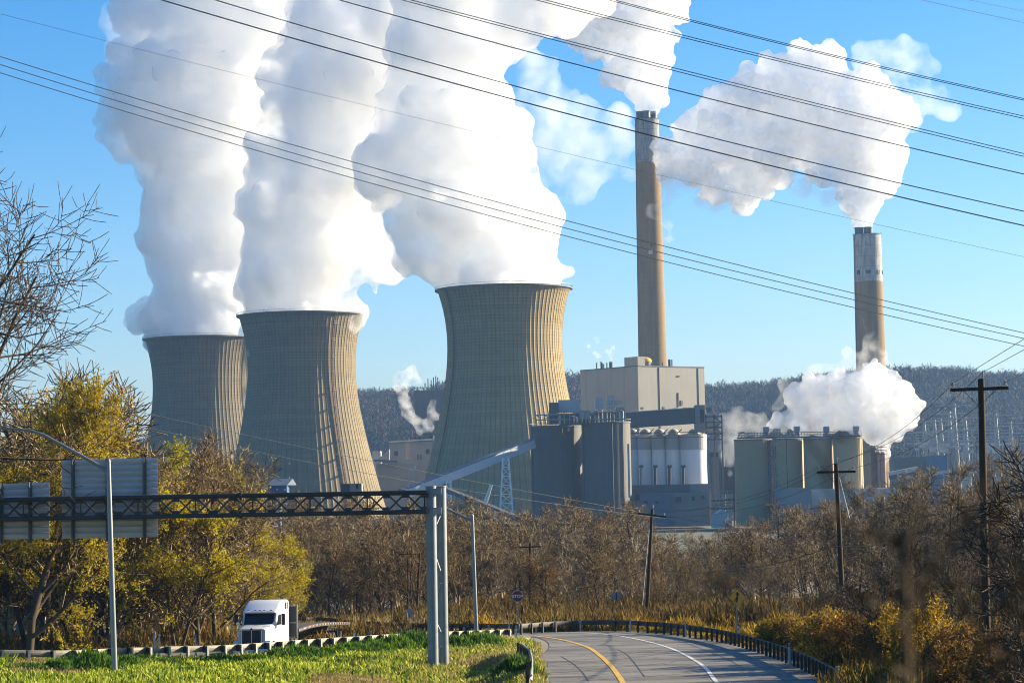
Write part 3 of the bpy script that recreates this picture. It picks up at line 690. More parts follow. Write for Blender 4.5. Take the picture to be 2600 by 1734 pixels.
# --- white silos and their gallery
xs = [1592, 1622, 1657, 1693, 1729, 1793]
names = ['first', 'second', 'third', 'fourth', 'fifth']
for i in range(5):
    lab = ['narrow white silo half hidden behind the dark grey silo', 'second white silo from the dark grey silo, cream streaked', 'middle one of the five white silos', 'bluish white silo next to the widest white silo', 'widest white silo, sunlit down its outer edge, at the end of the white row'][i]
    x0, x1 = xs[i], xs[i + 1]; x0 -= 3
    silo(lab, x0, x1, 1104, 1130 + (4 - i) * 3, M_silow, 'white storage silos', cap=M_white, name='white_silo', n=36, lip=7.0)
ga = root_at('conveyor_gallery', 'dark grey slanting gallery running over the tops of the white silos', 'gallery', P(1670, 1090, 1128))
q0, q1 = P(1590, 1068, 1124), P(1765, 1056, 1124)
MB().bar(q0, q1, 7, 7.2).build('gallery_body', M_greyd, ga)
MB().bar(q0 + V(0, 0, 3.85), q1 + V(0, 0, 3.85), 7.8, 0.4).build('roof', M_white, ga)
MB().box(P(1777, 1062, 1122) + V(0, 2, 0), (4.6, 9, 12.5)).build('end_house', M_grey, ga)
MB().box(P(1783, 1056, 1119), (1.6, 0.8, 6)).build('opening', M_hole, ga)
dm = root_at('silo_top_walkway', 'rusty railed walkway with domed vents over the white silos', 'walkway', P(1670, 1106, 1116))
wk = MB()
for yy in (1098, 1111): wk.bar(P(1598, yy + 1.5, 1115), P(1786, yy - 1.5, 1115), 0.3)
wk.build('rail', M_rust, dm)
for i in range(5):
    x = (xs[i] + xs[i + 1]) / 2; q = P(x, 1103, 1130)
    MB().lathe([(3.0, 0), (2.6, 1.4), (1.4, 2.4), (0.05, 2.8)], q, 20).build('vent_dome', M_white, dm, True)
    q = P(xs[i + 1] - 5, 1096, 1116); MB().bar(q + V(-1.2, 0, -1), q + V(1.4, 0, 1.2), 0.5).build('chute', M_yel, dm)
for x in (1628, 1664, 1700, 1735):                                   # ducts between the silos' feet
    a_ = P(x, 1186, 1112); b_ = P(x, 1250, 1112); r = root_at('downpipe', {1628: 'thin black downpipe nearest the dark grey silo', 1664: 'thick black downpipe on the white silos, second from the grey silo', 1700: 'black downpipe with soot above it, between the middle white silos', 1735: 'black downpipe beside the widest white silo'}[x], 'pipe', b_, 'black downpipes in front of the white silos')
    MB().tube([a_, b_], 0.75 if x != 1628 else 0.4, 8).build('pipe', M_black, r)
    MB().box(a_ + V(0, 0, 0.4), (2.0, 1.6, 1.2)).build('hood', M_steel_dark, r)
pb = wallbox('silo_base_building', 'low stepped grey building under the white silos', 'building', 1600, 1752, 1230, 0, 1100, 22, M_greyd, zb=ZB)
wallbox('', '', '', 1752, 1806, 1228, 0, 1100, 18, M_grey, parent=pb, zb=ZB, part='annex')
wallbox('', '', '', 1702, 1800, 1250, 0, 1096, 4, M_grey, parent=pb, zb=ZB, part='front_wall')
wallbox('', '', '', 1590, 1702, 1252, 0, 1094, 6, M_bluel, parent=pb, zb=ZB, part='lower_block')
# steel frames beside
fr = root_at('steel_tower', 'dark open steel frame tower behind the end of the white silos', 'tower', P(1812, 1100, 1160))
f_ = MB()
for x in (1792, 1812, 1832): f_.bar(P(x, 1052, 1160), V(P(x, 1052, 1160).x, 1160, ZB), 0.7)
for yy in (1058, 1072, 1086, 1102, 1116): f_.bar(P(1790, yy, 1160), P(1834, yy - 1, 1160), 0.7)
for y0 in (1058, 1086): f_.bar(P(1812, y0, 1160), P(1832, y0 + 14, 1160), 0.45); f_.bar(P(1832, y0 + 14, 1160), P(1812, y0 + 28, 1160), 0.45)
f_.build('frame', M_steel_dark, fr)
MB().box(P(1807, 1088, 1163), (7, 4, 6)).build('platform', M_galvd, fr); MB().box(P(1800, 1040, 1164), (2.5, 2, 2.5)).build('fan_box', M_steel_dark, fr)
bb = wallbox('process_building', 'beige process building with rusty pipes behind the tan silos', 'building', 1790, 1872, 1115, 0, 1240, 25, M_beige, zb=ZB)
f_ = MB()
for x, y0 in ((1828, 1145), (1837, 1160), (1803, 1150)): f_.tube([P(x, y0, 1236), V(P(x, y0, 1236).x, 1236, ZB)], 0.8 if x == 1828 else 0.5, 8)
f_.build('pipe', M_greyd, bb); MB().box(P(1814, 1154, 1238), (5.5, 1, 2.4)).build('duct', M_rust, bb)
MB().box(P(1848, 1220, 1225), (7, 4, 14)).build('opening', M_hole, bb)
rk = root_at('pipe_rack', 'white railed pipe rack between the grey base building and the tan silos', 'pipe rack', P(1836, 1290, 1080))
f_ = MB()
for yy in (1246, 1254, 1262, 1276, 1284, 1298): f_.bar(P(1806, yy + 2, 1080), P(1866, yy, 1080), 0.35)
for x in range(1808, 1868, 10): f_.bar(P(x, 1244, 1080), P(x, 1315, 1080), 0.3)
f_.build('frame', M_galvd, rk)
f_ = MB(); f_.tube([P(1806, 1270, 1081), P(1866, 1268, 1081)], 0.6, 8); f_.tube([P(1806, 1291, 1081), P(1866, 1289, 1081)], 0.6, 8); f_.build('pipe', M_greyd, rk)
MB().tube([P(1863, 1238, 1070), V(P(1863, 1238, 1070).x, 1070, ZB)], 0.3, 6).build('mast', M_rust, rk)
sh = root_at('storage_shed', 'small pale gabled shed at the foot of the pipe rack', 'shed', P(1835, 1325, 1040))
a = P(1812, 1308, 1040); b_ = P(1835, 1292, 1040); c_ = P(1858, 1308, 1040)
MB().prism([V(a.x, a.y, ZB), V(c_.x, c_.y, ZB), c_, b_, a], (0, 14, 0)).build('wall', M_white, sh)

# --- tan silos
tx = [(1864, 1960, 1116, 1076), (1962, 2039, 1114, 1069), (2040, 2115, 1113, 1061), (2115, 2189, 1111, 1053)]
labs = ['largest tan silo, nearest the white silos, with a stair tower on its sunlit side', 'tan silo half covered by the zigzag stair', 'tan silo between the stair silo and the end silo', 'tan silo at the steam end of the row']
tsil = []
for (x0, x1, yt, Y), l in zip(tx, labs):
    r = silo(l, x0, x1, yt, Y, M_silot, 'tan concrete silos', name='tan_silo', cap=M_roofg); tsil.append(r)
    R = (x1 - x0) / 2 * Y / FPX; a = math.radians(-90 + 46); q = r.location; ld = MB(); zt = P((x0 + x1) / 2, yt, Y).z
    for s_ in (-0.35, 0.35): ld.bar(V(q.x + (R + .4) * math.cos(a) + s_, q.y + (R + .4) * math.sin(a), ZB), V(q.x + (R + .4) * math.cos(a) + s_, q.y + (R + .4) * math.sin(a), zt), 0.16)
    ld.build('ladder', M_steel_dark, r)
cw = root_at('silo_top_catwalk', 'railed catwalk with small head houses along the tops of the tan silos', 'walkway', P(2030, 1110, 1060))
f_ = MB()
for yy, t_ in ((1110, 0.6), (1098, 0.25), (1103.5, 0.2)): f_.bar(P(1872, yy + 2, 1066), P(2186, yy - 3, 1043), t_)
for x in range(1875, 2188, 8): f_.bar(P(x, 1097, 1060), P(x, 1111, 1060), 0.16)
f_.build('railing', M_steel_dark, cw)
for x, yy in ((1945, 1094), (2023, 1093), (2098, 1093), (2173, 1092)):
    MB().box(P(x, yy - 4, 1062), (2.4, 3, 2.2)).build('head_house', M_galvd, cw)
    f_ = MB(); f_.box(P(x, yy + 7, 1062), (1.9, 2, 2.2)); f_.bar(P(x - 7, yy + 14, 1061), P(x, yy + 2, 1061), 0.3); f_.bar(P(x + 7, yy + 14, 1061), P(x, yy + 2, 1061), 0.3); f_.build('drive_unit', M_galv, cw)
f_ = MB(); f_.tube([P(1877, 1108, 1060), P(1879, 1098, 1060), P(1890, 1097, 1060), P(1896, 1102, 1060)], 0.35, 6); f_.build('pipe_bend', M_yel, cw)
stt = root_at('stair_tower', 'zigzag steel stair tower between the first two tan silos', 'stairs', P(1985, 1300, 1050))
f_ = MB()
for x in (1968, 1996): f_.bar(P(x, 1112, 1050), V(P(x, 1112, 1050).x, 1050, ZB), 0.3)
f_.build('post', M_rust, stt); f_ = MB(); g_ = MB()
for k in range(5):
    y0 = 1130 + k * 41.5
    f_.bar(P(1968, y0, 1049.5), P(1994, y0 + 27, 1049.5), 1.2, 0.45); g_.bar(P(1968, y0 - 5, 1048.7), P(1994, y0 + 22, 1048.7), 0.2)
    f_.bar(P(1970, y0, 1050.8), P(1990, y0 - 16, 1050.8), 0.8, 0.3)
f_.build('stair_flight', M_galvd, stt); g_.build('handrail', M_yel, stt)
la = root_at('lattice_ladder_tower', 'slim lattice ladder tower standing against the largest tan silo', 'tower', P(1952, 1300, 1035))
f_ = MB(); p0, p1 = P(1949, 1120, 1036), P(1960, 1118, 1036)
for p in (p0, p1): f_.bar(V(p.x, p.y, ZB), p, 0.3)
zt = p0.z
for k in range(9):
    z0 = ZB + 3 + k * 4; f_.bar(V(p0.x, p0.y, z0), V(p1.x, p1.y, z0 + 4), 0.16); f_.bar(V(p0.x, p0.y, z0), V(p1.x, p1.y, z0), 0.16)
f_.build('frame', M_steel_dark, la)
lb = wallbox('low_white_building', 'long low blue white building at the foot of the tan silos', 'building', 1982, 2060, 1239, 0, 1030, 25, M_paleb, zb=ZB)
wallbox('', '', '', 2060, 2310, 1240, 0, 1034, 22, M_white, parent=lb, zb=ZB, part='long_wing')
wallbox('', '', '', 1963, 2000, 1278, 0, 1020, 12, M_bluel, parent=lb, zb=ZB, part='porch')
# rusty column group and yard to the right of the silos
rc = root_at('scrubber_columns', 'rust stained white scrubber columns beside the steam, right of the tan silos', 'industrial columns', P(2225, 1215, 1120))
for x, w_, y0, m_ in ((2218, 15, 1147, M_rust), (2231, 9, 1150, M_rustw), (2242, 14, 1152, M_rustw)):
    p = P(x, y0, 1120); MB().lathe([(w_ / 2 * ks, ZB - p.z), (w_ / 2 * ks, 0), (w_ / 3 * ks, 0.8), (0.05, 1.0)], p, 16).build('column', m_, rc, True)
f_ = MB()
for x in (2213, 2221, 2229, 2237): f_.bar(P(x, 1131, 1117), P(x, 1152, 1117), 0.35)
for yy in (1132, 1140, 1150): f_.bar(P(2211, yy, 1117), P(2252, yy + 4, 1117), 0.3)
f_.build('top_frame', M_rust, rc)
yd = root_at('conveyor_shed', 'white slanting conveyor shed in the yard beyond the scrubber columns', 'shed', P(2290, 1195, 1300))
MB().bar(P(2258, 1204, 1300), P(2330, 1190, 1300), 5, 2.6).build('roof', M_white, yd)
MB().bar(P(2258, 1212, 1299), P(2320, 1203, 1299), 4, 2.2).build('wall', M_greyd, yd)
MB().bar(P(2300, 1213, 1280), P(2420, 1196, 1280), 3, 1.5).build('deck', M_white, yd)
bx = wallbox('blue_warehouse', 'blue warehouse at the foot of the far hill', 'building', 2364, 2404, 1155, 1180, 1500, 20, M_blue, zb=ZB)
wallbox('', '', '', 2270, 2364, 1160, 0, 1520, 20, M_greyd, parent=bx, zb=ZB, part='dark_wing')
# far transmission towers against the hill
def pylon(label, px, ytop, Y, w_, cat='transmission tower', group='faint transmission towers below the far hill', m_=None, name='transmission_tower', zbase=None, arms=True):
    top = P(px, ytop, Y); zb_ = zl(top.x, Y) - 0.5 if zbase is None else zbase; H = top.z - zb_; r = root_at(name, label, cat, (top.x, top.y, zb_), group)
    f = MB(); hw = w_ / 2; t_ = 0.16 + 0.0002 * Y
    def cor(k, z): s_ = hw * (1 - 0.85 * (z / H)); return V(top.x + (s_ if k in (0, 1) else -s_), top.y + (s_ if k in (1, 2) else -s_), zb_ + z)
    nseg = 7
    for k in range(4):
        for i in range(nseg):
            f.bar(cor(k, H * i / nseg), cor(k, H * (i + 1) / nseg), t_)
            f.bar(cor(k, H * i / nseg), cor((k + 1) % 4, H * (i + 1) / nseg), t_ * 0.7); f.bar(cor((k + 1) % 4, H * i / nseg), cor(k, H * (i + 1) / nseg), t_ * 0.7)
            f.bar(cor(k, H * (i + 1) / nseg), cor((k + 1) % 4, H * (i + 1) / nseg), t_ * 0.7)
    f.build('lattice_mast', m_ or M_galvd, r)
    if arms:
        g_ = MB()
        for z, l in ((0.98, 0.18), (0.86, 0.24), (0.74, 0.2)): g_.bar(top + V(-H * l, 0, -H * (1 - z)), top + V(H * l, 0, -H * (1 - z)), t_ * 1.3)
        g_.build('crossarm', m_ or M_galvd, r)
    return r
for i, (px, yt, Y, l) in enumerate([(2422, 1024, 1780, 'tallest pale transmission tower against the blue hill, beside the near pole'), (2372, 1065, 1800, 'pale transmission tower above the blue warehouse'), (2388, 1063, 1830, 'transmission tower just right of the one above the blue warehouse'),
        (2410, 1045, 1850, 'thin transmission tower left of the tallest pale one'), (2450, 1058, 1800, 'transmission tower right of the tallest pale one'), (2346, 1068, 1810, 'transmission tower nearest the low steam cloud'), (2528, 1050, 1780, 'transmission tower right of the near utility pole'), (2565, 1070, 1820, 'outermost transmission tower near the edge of the hill')]):
    pylon(l, px, yt, Y, 7)
pylon('grey transmission tower on the skyline left of the cooling towers', 312, 1121, 1500, 9, group='faint transmission towers below the far hill', m_=M_steel_dark)
pylon('small transmission tower among treetops, left of the cooling towers', 326, 1150, 1300, 6, group='faint transmission towers below the far hill', m_=M_steel_dark)
sw = root_at('switchyard', 'pale switchyard of thin posts and beams at the foot of the hill', 'switchyard', P(2440, 1150, 1700))
f_ = MB()
for k in range(60):
    x = rnd.uniform(2325, 2590); Y = rnd.uniform(1650, 1800); p = P(x, rnd.uniform(1095, 1125), Y); f_.bar(p, V(p.x, p.y, -6), 0.5)
for yy in (1092, 1100, 1108, 1118, 1128): f_.bar(P(2325, yy + 4, 1700), P(2600, yy - 2, 1700), 0.55)
f_.build('frame', M_galvd, sw)
for k in range(44): MB().box(P(rnd.uniform(2325, 2590), rnd.uniform(1125, 1150), rnd.uniform(1640, 1700)), (rnd.uniform(1, 5), 3, rnd.uniform(1, 2.5))).build('transformer', M_white, sw)

# --- left plant group between two cooling towers
b1 = wallbox('turbine_hall', 'grey hall with small dark windows between two cooling towers', 'building', 988, 1150, 1121, 0, 1560, 40, M_grey, zb=ZB)
MB().bar(P(987, 1122, 1559), P(1150, 1112, 1559), 1.5, 0.9).build('roof_edge', M_white, b1)
for x, y, w_, h in ((1006, 1151, 2.4, 3), (1086, 1146, 2.4, 3)): MB().box(P(x, y, 1559.5), (w_, 0.6, h)).build('window', M_hole, b1)
for x in (1061, 1069): MB().box(P(x, 1160, 1559.5), (1.4, 0.5, 3.4)).build('window', M_greyd, b1)
MB().box(P(1036, 1143, 1559.8), (3.2, 0.3, 12)).build('rust_stained_panel', M_rustw, b1)
b2 = wallbox('low_grey_building', 'low flat roofed grey building in front of the grey hall', 'building', 955, 1110, 1176, 0, 1480, 40, M_grey, zb=ZB)
MB().bar(P(950, 1169, 1478), P(1010, 1172, 1478), 3, 1.6).build('canopy', M_greyd, b2)
b3 = wallbox('white_annex', 'small cream annex beside the cooling tower with the ladder', 'building', 945, 966, 1145, 0, 1530, 12, M_white, zb=ZB)
a = P(955, 1168, 1528); MB().prism([P(955, 1170, 1528), P(988, 1170, 1528), P(988, 1140, 1528)], (0, 6, 0)).build('sloping_wall', M_beige, b3)
b4 = wallbox('second_boiler_house', 'dark boiler house seen through steam left of the largest cooling tower', 'building', 1052, 1200, 990, 0, 1800, 50, M_greyd, zb=ZB)
for x, h in ((1087, 8), (1095, 7), (1101, 9), (1107, 10), (1112, 9)): q = P(x, 988, 1810); MB().bar(q + V(0, 0, -3), q + V(0, 0, h), 0.7).build('vent_pipe', M_steel_dark, b4)
f_ = MB()
for x in (1042, 1055, 1068, 1080, 1092): f_.bar(P(x, 1100, 1600), P(x, 1122, 1600), 0.8)
for yy in (1104, 1112): f_.bar(P(1040, yy, 1600), P(1100, yy - 1, 1600), 0.8)
q = root_at('roof_steelwork', 'dark steelwork and stacks standing on the roof of the grey hall', 'steelwork', P(1070, 1121, 1600)); f_.build('frame', M_steel_dark, q)
for x, y0 in ((1067, 1108), (1098, 1106)): MB().tube([P(x, y0, 1598), P(x, 1122, 1598)], 1.3, 12).build('exhaust_stack', M_black, q)
def yardlamp(label, px, y0, y1, Y, arm):
    a, b_ = P(px, y0, Y), P(px, y1, Y); r = root_at('yard_lamp', label, 'lamp post', b_, 'yard lamp posts in the plant'); MB().bar(b_, a, 0.35).build('post', M_galv, r)
    if arm: MB().bar(a, P(px - 11, y0 - 2, Y), 0.6).build('lamp_head', M_white, r)
    else:
        for k in (-6, 0, 5): MB().box(P(px + k, y0, Y), (1.0, 0.8, 0.9)).build('lamp_head', M_white, r)
yardlamp('single armed yard lamp in front of the low grey building', 1038, 1175, 1240, 1000, True)
yardlamp('triple headed yard lamp on a red post near the conveyor foot', 1048, 1186, 1240, 1000, False)

# --- conveyors
M_cvy = panelmat('conveyor_cladding', (0.50, 0.52, 0.54), 3.0, 0.85, 0.1)
cv = root_at('conveyor', 'long covered conveyor climbing to the dark grey silos', 'conveyor', P(1100, 1240, 1060))
q0, q1 = P(1030, 1253, 1050), P(1352, 1126, 1100)
MB().bar(q0, q1, 4, 4.0).build('housing', M_cvy, cv)
MB().bar(q0 + V(0, 0, 2.1), q1 + V(0, 0, 2.1), 4.4, 0.3).build('roof', M_bluel, cv)
def lat(label, x0, x1, yt, xb0, xb1, yb, Y, group='white lattice supports of the conveyors', cat='lattice tower', d=4.0):
    r = root_at('lattice_tower', label, cat, P((xb0 + xb1) / 2, yb, Y), group); f = MB()
    def pt(k, t): xa = x0 + (xb0 - x0) * t; xb = x1 + (xb1 - x1) * t; y = yt + (yb - yt) * t; return P(xa if k in (0, 3) else xb, y, Y + (0 if k < 2 else d * (0.5 + 0.5 * t)))
    n_ = 6
    for k in range(4):
        for i in range(n_):
            f.bar(pt(k, i / n_), pt(k, (i + 1) / n_), 0.6); f.bar(pt(k, (i + 1) / n_), pt((k + 1) % 4, (i + 1) / n_), 0.42)
            f.bar(pt(k, i / n_), pt((k + 1) % 4, (i + 1) / n_), 0.32); f.bar(pt((k + 1) % 4, i / n_), pt(k, (i + 1) / n_), 0.32)
    f.build('frame', M_whitep, r); return r
M_whitep = mat('white_steel', (0.85, 0.84, 0.82), rough=0.5, var=0.15)
lat('tall white lattice tower holding up the long conveyor', 1277, 1291, 1163, 1270, 1302, 1300, 1080)
lat('short white lattice tower under the low end of the long conveyor', 1134, 1144, 1220, 1131, 1148, 1330, 1060)
lat('leaning white lattice boom between the conveyor towers', 1245, 1249, 1231, 1225, 1233, 1285, 1040, None, 'crane boom', 1.0)
cv2 = root_at('conveyor', 'lower conveyor running down behind the bare trees', 'conveyor', P(1200, 1280, 1000))
MB().bar(P(1120, 1238, 1010), P(1330, 1322, 960), 2.4, 1.6).build('housing', M_greyd, cv2); MB().bar(P(1120, 1238, 1010) + V(0, 0, 0.9), P(1330, 1322, 960) + V(0, 0, 0.9), 2.6, 0.2).build('roof', M_greyd, cv2)
# --- small houses in the middle distance
bh = root_at('blue_house', 'bright blue gabled hoist house on a white frame, above the gantry truss', 'hoist house', P(696, 1330, 620))
a, b_ = P(680, 1233, 620), P(728, 1233, 620); zt = P(700, 1232, 620).z; zl_ = P(700, 1252, 620).z
MB().prism([V(a.x, 620, zl_), V(b_.x, 620, zl_), V(b_.x, 620, zt), V(a.x, 620, zt)], (0, 7, 0)).build('wall', M_blue, bh)
MB().prism([V(a.x, 620, zl_), V(a.x, 620, zt), V(P(665, 1240, 627).x, 627, zt - 0.5), V(P(665, 1240, 627).x, 627, zl_)], (0.05, 0.3, 0)).build('side_wall', M_bluel, bh)
MB().prism([V(a.x - 0.2, 619.6, zt), V(a.x + 1.0, 623.5, zt + 1.7), V(a.x + 1.6, 627.5, zt)], (b_.x - a.x + 0.3, 0, 0)).build('roof', M_bluel, bh)
for x in (704, 723): MB().box(P(x, 1243, 619.9), (0.5, 0.15, 0.6)).build('window', M_white, bh)
f_ = MB()
for x in (676, 688, 712, 727): f_.bar(P(x, 1252, 620), V(P(x, 1252, 620).x, 620, -9), 0.3)
for y0 in (1252, 1276, 1300): f_.bar(P(676, y0, 620), P(727, y0, 620), 0.3); f_.bar(P(676, y0, 620), P(688, y0 + 24, 620), 0.2); f_.bar(P(727, y0, 620), P(712, y0 + 24, 620), 0.2)
f_.build('frame', M_whitep, bh)
MB().prism([V(P(690, 1270, 622).x, 622, -9), V(P(712, 1270, 622).x, 622, -9), V(P(712, 1270, 622).x, 622, P(700, 1272, 622).z), V(P(690, 1270, 622).x, 622, P(700, 1272, 622).z)], (0, 4, 0)).build('lift_shaft', M_bluel, bh)
MB().bar(P(665, 1321, 618), P(736, 1319, 618), 2, 0.5).build('walkway', M_whitep, bh)
gb = wallbox('pump_house', 'small pale grey pump house between bare saplings, above the truss', 'building', 888, 918, 1227, 1250, 600, 5, M_grey)
wallbox('', '', '', 865, 888, 1228, 1250, 602, 5, M_greyd, parent=gb, part='dark_wing')
wallbox('', '', '', 890, 908, 1250, 0, 601, 4, M_bluel, parent=gb, zb=-9, part='shaft')
MB().box(P(907, 1235, 599.8), (0.5, 0.2, 1.2)).build('window', M_hole, gb)
# bridge glimpsed through the trees, small huts
br = root_at('footbridge', 'low white railed footbridge glimpsed through the bare trees', 'bridge', P(1590, 1395, 420))
MB().bar(P(1530, 1394, 420), P(1640, 1391, 420), 2, 0.5).build('deck', M_whitep, br)
f_ = MB(); f_.bar(P(1530, 1384, 420), P(1640, 1381, 420), 0.12)
for x in range(1530, 1642, 10): f_.bar(P(x, 1394, 420), P(x, 1382, 420), 0.1)
f_.build('railing', M_whitep, br)

# small fittings that break up the plain walls
for x, y, w_, h_ in ((1618, 1262, 2.2, 3.0), (1640, 1275, 1.4, 1.0), (1668, 1275, 1.4, 1.0), (1722, 1268, 2.6, 2.6), (1760, 1265, 1.2, 2.0), (1784, 1262, 1.4, 1.4)):
    MB().box(P(x, y, 1093 if x < 1702 else 1095), (w_, 0.6, h_)).build('opening', M_hole, pb)
c, u, lu, v, lv = BC, BU, BLU, BV, BLV
for k in range(9): q = c + u * lu * (0.06 + k * 0.105) - v * 0.2; MB().box((q.x, q.y, P(1700, 1046, 1515).z if k % 3 else P(1700, 1036, 1515).z), (1.6, 0.3, 2.0 if k % 2 else 1.2), rz=math.radians(38)).build('louvre', M_greyd, r_b)
for k, (dx, dz) in enumerate(((0.2, 0.62), (0.45, 0.8), (0.7, 0.55))):
    q = c + v * lv * dx - u * 0.2; MB().box((q.x, q.y, ZB + (c.z - ZB) * dz), (0.3, 3.0, 2.4), rz=math.radians(38)).build('louvre', M_greyd, r_b)
for s_r, (x0, x1, yt, Y) in zip(sr, ((1346, 1478, 1082, 1112), (1476, 1600, 1072, 1096))):
    R = (x1 - x0) / 2 * Y / FPX; zt = P((x0 + x1) / 2, yt, Y).z
    rl = MB(); rl.lathe([(R + 0.2, zt + 1.2), (R + 0.32, zt + 1.2), (R + 0.32, zt + 1.32), (R + 0.2, zt + 1.32), (R + 0.2, zt + 1.2)], V(s_r.location.x, s_r.location.y, 0), 40)
    for k in range(32): a = k * math.pi / 16; q = V(s_r.location.x + (R + .26) * math.cos(a), s_r.location.y + (R + .26) * math.sin(a), zt); rl.bar(q, q + V(0, 0, 1.25), 0.1)
    rl.build('railing', M_galvd, s_r)
    for dg_ in (-68, 12, 40):
        a = math.radians(-90 + dg_); q = V(s_r.location.x + (R + .25) * math.cos(a), s_r.location.y + (R + .25) * math.sin(a), 0); MB().tube([V(q.x, q.y, ZB), V(q.x, q.y, zt)], 0.22, 6).build('drain_pipe', M_silo if dg_ != 12 else M_greyd, s_r)
    MB().box((s_r.location.x - R * 0.2, s_r.location.y - R * 0.985, 2.0), (1.6, 0.5, 2.6)).build('hatch', M_greyd, s_r)
# ------------------------------------------------------------------ road
def onland(p, dz=0.0): return V(p.x, p.y, zl(p.x, p.y) + dz)
PAIRS = [((1352, 1745), (2190, 1745)), ((1347, 1700), (2068, 1700)), ((1362, 1672), (1985, 1668)), ((1385, 1655), (1905, 1645)), ((1395, 1642), (1800, 1629)), ((1385, 1628), (1650, 1613)),
         ((1350, 1618), (1473, 1605)), ((1300, 1624), (1330, 1610)), ((1200, 1632), (1200, 1612)), ((1100, 1640), (1100, 1611)), ((1000, 1645), (1000, 1605)), ((900, 1652), (880, 1596)),
         ((800, 1662), (735, 1582)), ((700, 1672), (655, 1587)), ((600, 1682), (585, 1622)), ((400, 1690), (420, 1652)), ((0, 1700), (0, 1662)), ((-300, 1705), (-300, 1668))]
def dens(pts, k):
    out = []
    for i in range(len(pts) - 1):
        p0 = pts[max(i - 1, 0)]; p1 = pts[i]; p2 = pts[i + 1]; p3 = pts[min(i + 2, len(pts) - 1)]
        for j in range(k):
            t = j / k; out.append(0.5 * ((2 * p1) + (-p0 + p2) * t + (2 * p0 - 5 * p1 + 4 * p2 - p3) * t * t + (-p0 + 3 * p1 - 3 * p2 + p3) * t ** 3))
    out.append(pts[-1]); return out
def flat(p): q = GT(p[0], p[1], 118 if p[0] < 1250 else 60); return V(q.x, q.y, 0)
def inner(p):
    if p[0] >= 1290: return flat(p)
    x = P(p[0], p[1], float(yrail(P(p[0], p[1], 130).x)) + 9).x; return V(x, float(yrail(x)) + 9, 0)
inn = dens([inner(a) for a, b in PAIRS], 6); out = dens([flat(b) for a, b in PAIRS], 6)
def strip_mesh(name, A, B, cols, dz, m, kind='structure'):
    vs, fs = [], []
    for a, b_ in zip(A, B):
        for k in range(cols + 1):
            q = a.lerp(b_, k / cols); vs.append((q.x, q.y, zl(q.x, q.y) + dz))
    for i in range(len(A) - 1):
        for k in range(cols): a = i * (cols + 1) + k; fs.append((a, a + 1, a + cols + 2, a + cols + 1))
    me = bpy.data.meshes.new(name); me.from_pydata(vs, [], fs); o = link(name, me, m, None, False)
    if kind: tag(o, kind=kind)
    return o
m, n, b = newmat('asphalt'); vec = n.coord(); f1 = n.noise(vec, 3.0, 8, 0.7); f2 = n.noise(n.coord(scale=(0.15, 0.5, 1)), 1.0, 4)
c = n.mix(n.ramp(f1, 0.3, 0.7), (0.155, 0.135, 0.105), (0.215, 0.19, 0.15)); c = n.mix(n.ramp(f2, 0.42, 0.62), c, (0.075, 0.068, 0.058))
vo = n.new('ShaderNodeTexVoronoi', feature='DISTANCE_TO_EDGE'); vo.inputs['Scale'].default_value = 0.22
wv = n.new('ShaderNodeMix', data_type='VECTOR'); wv.inputs[0].default_value = 0.22; n.ln(vec, wv.inputs[4])
nz = n.new('ShaderNodeTexNoise'); nz.inputs['Scale'].default_value = 0.4; n.ln(vec, nz.inputs['Vector']); n.ln(nz.outputs['Color'], wv.inputs[5]); n.ln(vec, vo.inputs['Vector'])
cr = n.math('LESS_THAN', vo.outputs['Distance'], 0.016); c = n.mix(n.math('MULTIPLY', cr, 0.75), c, (0.05, 0.045, 0.04))
pa = n.ramp(n.noise(n.coord(scale=(0.08, 0.9, 1)), 1.0, 5, 0.65), 0.50, 0.58); c = n.mix(n.math('MULTIPLY', pa, 0.5), c, (0.05, 0.045, 0.04)); c = n.mix(n.math('MULTIPLY', n.ramp(n.noise(vec, 0.12, 3), 0.52, 0.6), 0.35), c, (0.23, 0.205, 0.165))  # dark stretched streaks: tyre marks, with tree shadow painted into the asphalt colour
n.ln(c, b.inputs['Base Color']); b.inputs['Roughness'].default_value = 0.75; M_asph = m
strip_mesh('road', inn, out, 12, 0.05, M_asph)
def line_on_road(name, pts, w, m, dz=0.065):
    P_ = dens([flat(p) for p in pts], 6); A, B_ = [], []
    for i, p in enumerate(P_):
        d = (P_[min(i + 1, len(P_) - 1)] - P_[max(i - 1, 0)]).normalized(); nn = V(-d.y, d.x, 0) * w / 2; A.append(p + nn); B_.append(p - nn)
    return strip_mesh(name, A, B_, 1, dz, m)
M_yline = mat('yellow_road_paint', (0.62, 0.36, 0.03), rough=0.7, var=0.3, scale=2.0)
M_wline = mat('white_road_paint', (0.62, 0.6, 0.56), rough=0.7, var=0.35, scale=2.0)
line_on_road('road_marking', [(1583, 1750), (1579, 1731), (1554, 1696), (1530, 1672), (1502, 1650), (1473, 1638), (1433, 1627), (1393, 1620), (1352, 1615.5)], 0.26, M_yline)
line_on_road('road_marking', [(700, 1612), (780, 1617), (870, 1622), (1000, 1626)], 0.3, M_yline)
line_on_road('road_marking', [(1835, 1748), (1817, 1731), (1789, 1696), (1757, 1674), (1716, 1653), (1676, 1639), (1635, 1628), (1595, 1620), (1554, 1613.5), (1498, 1609), (1420, 1608)], 0.2, M_wline)
line_on_road('road_marking', [(750, 1597), (880, 1603), (1000, 1612), (1200, 1617)], 0.16, M_wline)
for a, b_ in (((1690, 1638), (1718, 1638)), ((1718, 1653.5), (1785, 1654)), ((1763, 1674), (1815, 1672)), ((1800, 1696), (1855, 1694)), ((1820, 1722), (1900, 1720))):
    line_on_road('road_marking', [a, ((a[0] + b_[0]) / 2, (a[1] + b_[1]) / 2), b_], 0.14, M_wline)
